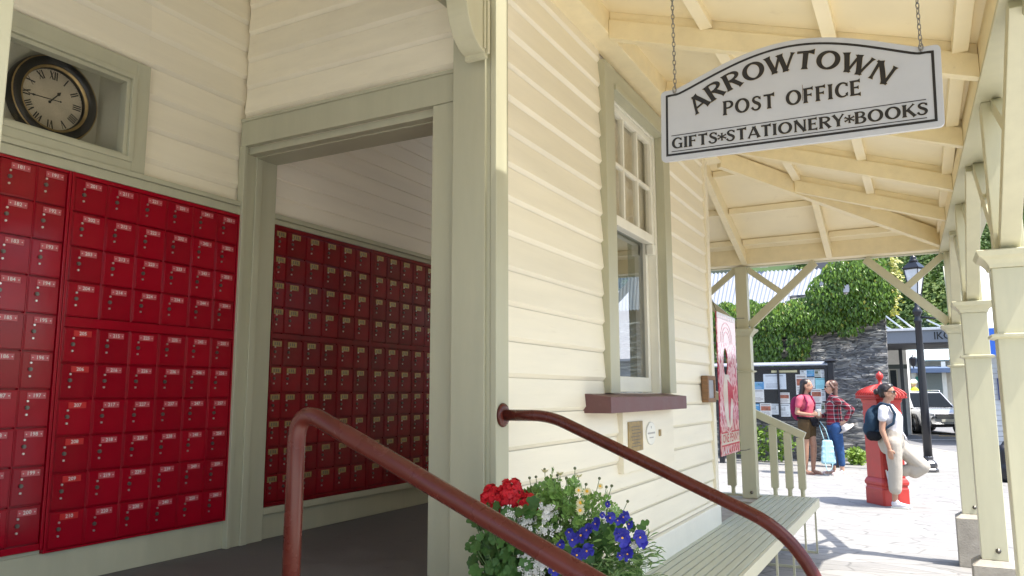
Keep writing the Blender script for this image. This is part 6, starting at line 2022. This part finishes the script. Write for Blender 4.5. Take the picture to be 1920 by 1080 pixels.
# ------------------------------------------------------------------ cars
def car(name, label, loc, head, body_mat, dims, suv=True, parts_glass='dark_pane'):
    """x forward, y left, z up; origin on the road under the middle"""
    t = thing(name, label, 'car', loc, None, head)
    L, W, H = dims; h2 = W/2
    gm = bpy.data.materials.get('car_glass') or flat('car_glass', (.008, .011, .014), .2, 0, .08)
    tyre = bpy.data.materials.get('tyre_rubber') or flat('tyre_rubber', (.015, .015, .016), .8)
    rim = bpy.data.materials.get('alloy_rim') or flat('alloy_rim', (.48, .49, .5), .3, .8)
    chrome = bpy.data.materials.get('car_chrome') or flat('car_chrome', (.6, .6, .62), .2, .9)
    trim = bpy.data.materials.get('car_black_trim') or flat('car_black_trim', (.02, .02, .022), .5)
    wb, wr = L*.295, .36
    # lower body lofted along x: (x, half width, z low, z shoulder)
    st = [(-L/2, h2*.80, .48, .95), (-L/2+.05, h2*.92, .36, 1.02), (-L/2+.5, h2*.99, .27, 1.06), (-.6, h2, .25, 1.04), (.5, h2, .25, 1.02), (L*.26, h2*.99, .25, 1.02), (L*.40, h2*.95, .27, .96), (L/2-.10, h2*.84, .32, .84), (L/2, h2*.66, .42, .70)]
    vs, fs = [], []
    for x, w, a, b in st:
        m_ = (a+b)/2
        ring_ = [(-w*.92, a), (-w, a+.12), (-w*1.0, m_), (-w*.985, b-.10), (-w*.90, b), (0, b+.045), (w*.90, b), (w*.985, b-.10), (w*1.0, m_), (w, a+.12), (w*.92, a), (0, a-.01)]
        vs += [(x, y, z) for y, z in ring_]
    k = 12
    for i in range(len(st)-1):
        for j in range(k): fs.append((i*k+j, i*k+(j+1) % k, (i+1)*k+(j+1) % k, (i+1)*k+j))
    fs += [tuple(range(k)), tuple(range((len(st)-1)*k, len(st)*k))[::-1]]
    mb = MB().add(vs, fs, 0, True); bd = mb.build('body', body_mat, t, local=True)
    ss = bd.modifiers.new('s', 'SUBSURF'); ss.levels = 2; ss.render_levels = 2
    # greenhouse: pillars and roof in body colour, glass panels set just proud
    zb, zt = 1.0, H
    bx0, bx1 = -L/2+.25, L*.245
    tx0, tx1 = -L/2+.62, L*.055
    wt, wbm = h2*.74, h2*.91
    P = lambda x, y, z: V((x, y, z))
    vs = [P(bx0, -wbm, zb), P(bx1, -wbm, zb), P(bx1, wbm, zb), P(bx0, wbm, zb), P(tx0, -wt, zt-.04), P(tx1, -wt, zt-.06), P(tx1, wt, zt-.06), P(tx0, wt, zt-.04), P((tx0+tx1)/2, 0, zt+.02)]
    mb = MB().add(vs, [(0, 1, 5, 4), (1, 2, 6, 5), (2, 3, 7, 6), (3, 0, 4, 7), (4, 5, 8), (5, 6, 8), (6, 7, 8), (7, 4, 8)], 0)
    mb.build('roof', body_mat, t, local=True, bevel=.05)
    def panel(a, b, c, d, ins, name):
        cen = (a+b+c+d)/4
        q = [p+(cen-p)*ins for p in (a, b, c, d)]
        nrm = (q[1]-q[0]).cross(q[3]-q[0]).normalized()
        if nrm.dot(cen-V((0, 0, .8))) < 0: nrm = -nrm
        m2 = MB(); m2.add([p+nrm*.012 for p in q]+[p-nrm*.03 for p in q], [(0, 1, 2, 3), (7, 6, 5, 4), (0, 4, 5, 1), (1, 5, 6, 2), (2, 6, 7, 3), (3, 7, 4, 0)])
        return m2.build(name, gm, t, local=True)
    panel(vs[1], vs[2], vs[6], vs[5], .10, 'windscreen'); panel(vs[3], vs[0], vs[4], vs[7], .14, 'rear_window')
    for (a, b, c, d) in ((vs[0], vs[1], vs[5], vs[4]), (vs[3], vs[2], vs[6], vs[7])):
        for (u0, u1, v0, v1) in ((.06, .34, .04, .30), (.36, .62, .32, .64), (.64, .93, .67, .97)):
            lo = lambda s_: a+(b-a)*s_; hi = lambda s_: d+(c-d)*s_
            panel(lo(u0)+(hi(v0)-lo(u0))*.08, lo(u1)+(hi(v1)-lo(u1))*.08, lo(u1)+(hi(v1)-lo(u1))*.86, lo(u0)+(hi(v0)-lo(u0))*.86, .02, 'side_window')
    for sx in (-1, 1):
        for sy in (-1, 1):
            x = sx*wb + (.05 if sx > 0 else -.02)
            mb = MB()
            prof = [(wr-.10, -.10), (wr-.02, -.11), (wr, -.07), (wr, .07), (wr-.02, .11), (wr-.10, .10)]
            n = 28; vv, ff = [], []
            for r_, o in prof:
                for kk in range(n): a = 2*PI*kk/n; vv.append((x+r_*math.cos(a), sy*(h2-.115)+o*sy, wr+r_*math.sin(a)))
            for i in range(len(prof)-1):
                for kk in range(n): ff.append((i*n+kk, i*n+(kk+1) % n, (i+1)*n+(kk+1) % n, (i+1)*n+kk))
            mb.add(vv, ff, 0, True); w_ = mb.build('wheel', tyre, t, local=True)
            mb = MB(); cy2 = sy*(h2-.02)
            mb.tube([(x, cy2-sy*.03, wr), (x, cy2, wr)], .07, 12)
            for kk in range(5):
                a = 2*PI*kk/5+.3
                mb.beam((x, cy2-sy*.012, wr), (x+.25*math.cos(a), cy2-sy*.012, wr+.25*math.sin(a)), .07, .03, (0, 1, 0))
            mb.tube([(x+.255*math.cos(2*PI*kk/24), cy2-sy*.012, wr+.255*math.sin(2*PI*kk/24)) for kk in range(24)], .018, 6, closed=True)
            mb.build('rim', rim, w_, local=True)
            mb = MB()                           # dark wheel arch
            mb.tube([(x+(wr+.05)*math.cos(a), sy*(h2-.015), wr+(wr+.05)*math.sin(a)) for a in [PI*kk/14 for kk in range(15)]], .035, 8); mb.build('wheel_arch', trim, t, local=True)
            mb = MB(); mb.disc((x, sy*(h2-.24), wr), (0, sy, 0), wr+.03, 22, 0, .02); mb.build('wheel_well', trim, t, local=True)
    mb = MB(); mb.box(L/2-.16, L/2+.015, -h2*.46, h2*.46, .62, .80)
    mb.build('grille', trim, t, local=True, bevel=.02)
    mb = MB()
    for kk in range(3): mb.box(L/2+.016, L/2+.03, -h2*.44, h2*.44, .645+.05*kk, .665+.05*kk)
    mb.build('grille_bar', chrome, t, local=True)
    for sy in (-1, 1):
        mb = MB(); mb.add([(L/2-.03, sy*h2*.50, .66), (L/2-.03, sy*h2*.50, .80), (L/2-.36, sy*h2*.955, .92), (L/2-.24, sy*h2*.93, .74), (L/2+.01, sy*h2*.50, .66), (L/2+.01, sy*h2*.50, .80), (L/2-.33, sy*h2*.985, .92), (L/2-.20, sy*h2*.965, .74)], [(0, 1, 2, 3), (7, 6, 5, 4), (0, 4, 5, 1), (1, 5, 6, 2), (2, 6, 7, 3), (3, 7, 4, 0)])
        mb.build('headlight', bpy.data.materials.get('headlight_lens') or flat('headlight_lens', (.55, .58, .62), .08, .3), t, local=True)
        mb = MB(); mb.obox((L/2-.09, sy*h2*.74, .50), (.05, -sy*.03, 0), (.03, sy*.10, 0), (0, 0, .035)); mb.build('fog_lamp', chrome, t, local=True, bevel=.01)
        mb = MB(); mb.ball((L*.19, sy*(h2+.10), 1.07), (.07, .12, .085)); mb.build('mirror', body_mat, t, local=True)
        mb = MB(); mb.box(-L*.12, -L*.075, sy*(h2+.0), sy*(h2+.02), .93, .96); mb.box(L*.10, L*.145, sy*h2, sy*(h2+.02), .93, .96); mb.build('door_handle', chrome, t, local=True)
        mb = MB(); mb.box(-L*.30, L*.30, sy*(h2-.10), sy*(h2+.004), .235, .34); mb.build('sill', trim, t, local=True, bevel=.02)
        if suv: mb = MB(); mb.tube([(tx0+.05, sy*wt*.93, zt-.02), (tx0+.1, sy*wt*.93, zt+.035), (tx1-.1, sy*wt*.93, zt+.02), (tx1-.02, sy*wt*.93, zt-.05)], .016, 6); mb.build('roof_rail', chrome, t, local=True)
    mb = MB(); mb.box(L/2-.22, L/2-.015, -h2*.62, h2*.62, .32, .44); mb.build('bumper', trim, t, local=True, bevel=.03)
    mb = MB(); mb.box(L/2+.0, L/2+.02, -.22, .22, .50, .60); mb.build('number_plate', M['white'], t, local=True)
    return t
def car_paint(name, col, metal=.4, rough=.25):
    m, nt, bs = newmat(name)
    n = noise_t(nt, coords(nt), 3, 2); c = ramp(nt, n, [(.3, [x*.95 for x in col]), (.7, col)]); nt.links.new(c, bs.inputs['Base Color'])
    bs.inputs['Metallic'].default_value = metal; bs.inputs['Roughness'].default_value = rough; bs.inputs['Coat Weight'].default_value = .6
    return m
p = at_y(1737, 780, 36.2)
car('parked_car', 'silver sport utility car facing the camera behind the street lamp', (p.x-.12, 36.6, ROAD_Z), R(-90+21), car_paint('silver_paint', (.50, .51, .53)), (4.65, 1.86, 1.70))
car('parked_car', 'dark blue grey car parked at the kerb, mostly hidden by the nearest posts', (2.55, 16.4, ROAD_Z), R(-90), car_paint('dark_blue_grey_paint', (.05, .06, .08)), (4.5, 1.78, 1.50), False)
T = thing('rubbish_bag', 'black bag at the kerb behind the nearest veranda post', 'bag', at_z(1887, 904, 0))
b0 = at_z(1890, 903, 0)
blob('sack', [('c', V((.0, 0, .12)), V((0, 0, .52)), .13, .11), ('e', V((.02, 0, .2)), (.17, .15, .18)), ('c', V((0, 0, .52)), V((.02, 0, .66)), .08, .03)], flat('black_plastic', (.014, .014, .018), .35), T, .015, 2)

# ------------------------------------------------------------------ hills
def hill(name, label, pts_fn, mat, nx_, ny_):
    vs, fs = [], []
    for i in range(nx_+1):
        for j in range(ny_+1): vs.append(pts_fn(i/nx_, j/ny_))
    for i in range(nx_):
        for j in range(ny_): fs.append((i*(ny_+1)+j, (i+1)*(ny_+1)+j, (i+1)*(ny_+1)+j+1, i*(ny_+1)+j+1))
    o = MB().add(vs, fs, 0, True).build(name, mat)
    return tag(o, label, None, None, 'structure')
GR = foliage('hill_green', (.020, .045, .012), (.06, .11, .025), .8, .2, 0)
def hz(x, y):
    base = max(0, (y-78))*.50
    return 3.5 + base + 5*noise.noise(V((x*.03, y*.03, 1)))*min(1, base/10) - (.10*abs(x-20) if x < 0 else 0)*min(1, base/20)
hill('hillside', 'green wooded hillside rising behind the town', lambda a, b: ((-25+115*a), 70+130*b, hz(-25+115*a, 70+130*b) if b > 0 else -2), GR, 50, 50)
def far_hill(name, label, ridge, Y, mat, depth=60, X0=None):
    P = [at_y(px, py, Y) for px, py in ridge]
    def fn(a, b):
        t = a*(len(P)-1); i = min(int(t), len(P)-2); q = P[i].lerp(P[i+1], t-i)
        z = q.z + noise.noise(V((q.x*.06, b*3, 5)))*1.2*(1-b*.2)
        return (q.x, Y-depth+depth*b, (z+2)*(b**.8)-2)
    return hill(name, label, fn, mat, 60, 16)
far_hill('hills', 'dark wooded hill behind the cottage roof', [(1180, 470), (1335, 484), (1400, 487), (1455, 489), (1480, 500), (1500, 512), (1540, 530)], 190, foliage('dark_hill', (.010, .018, .012), (.022, .034, .018), .9, .12, 0))
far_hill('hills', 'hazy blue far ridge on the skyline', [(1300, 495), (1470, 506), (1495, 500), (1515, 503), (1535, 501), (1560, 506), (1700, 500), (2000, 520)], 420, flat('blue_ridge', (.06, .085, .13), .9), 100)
# wooded slope: one far-off mass of broadleaf crowns and conifers
rnd = random.Random(17)
tm = MB(); tk = MB()
cnt = 0
while cnt < 700:
    y = 76 + 100*rnd.random()**1.3; x = rnd.uniform(-.12*y, .34*y)
    z = hz(x, y); conif = rnd.random() < (.12 + .5*max(0, (y-100)/60)); r_ = rnd.uniform(1.2, 2.3); h = rnd.uniform(4.5, 8) if conif else rnd.uniform(3.0, 5.2)
    mi = 1 if conif else rnd.choice((0, 0, 2))
    near = x < .16*y
    nq = (300 if y < 120 else 190) if near else 30
    s0 = 1.0 if near else 4.0
    for k in range(nq):
        if conif:
            t = rnd.random()**1.4; a = rnd.uniform(0, 2*PI); rr = r_*.62*(1-t)*rnd.uniform(.55, 1.05); c = V((x+rr*math.cos(a), y+rr*math.sin(a), z+.6+h*t)); s = rnd.uniform(.11, .24)*s0
            d = V((math.cos(a), math.sin(a), -.5))
        else:
            d = V((rnd.gauss(0, 1), rnd.gauss(0, 1), rnd.gauss(0, 1)+.2)).normalized(); q = rnd.uniform(.6, 1.05)*(1+.3*noise.noise(d*1.7+V((cnt, 0, 0)))); c = V((x, y, z+h*.55)) + V((d.x*r_, d.y*r_, d.z*h*.48))*q; s = rnd.uniform(.12, .27)*s0
        n_ = (d + V((rnd.uniform(-.6, .6), rnd.uniform(-.6, .6), rnd.uniform(-.2, .8)))).normalized(); a_ = n_.orthogonal().normalized(); b_ = n_.cross(a_)
        tm.add([c-a_*s, c-b_*s*.6, c+a_*s, c+b_*s*.6], [(0, 1, 2, 3)], mi)
    cnt += 1
tag(tm.build('woodland', [foliage('wood_mid', (.035, .08, .014), (.09, .16, .03), .7, .15, .2), foliage('wood_conifer', (.012, .035, .016), (.035, .075, .03), .7, .15, .1), foliage('wood_light', (.07, .115, .018), (.14, .20, .038), .7, .15, .2)]), 'mixed broadleaf and conifer woodland on the hillside', None, None, 'stuff')
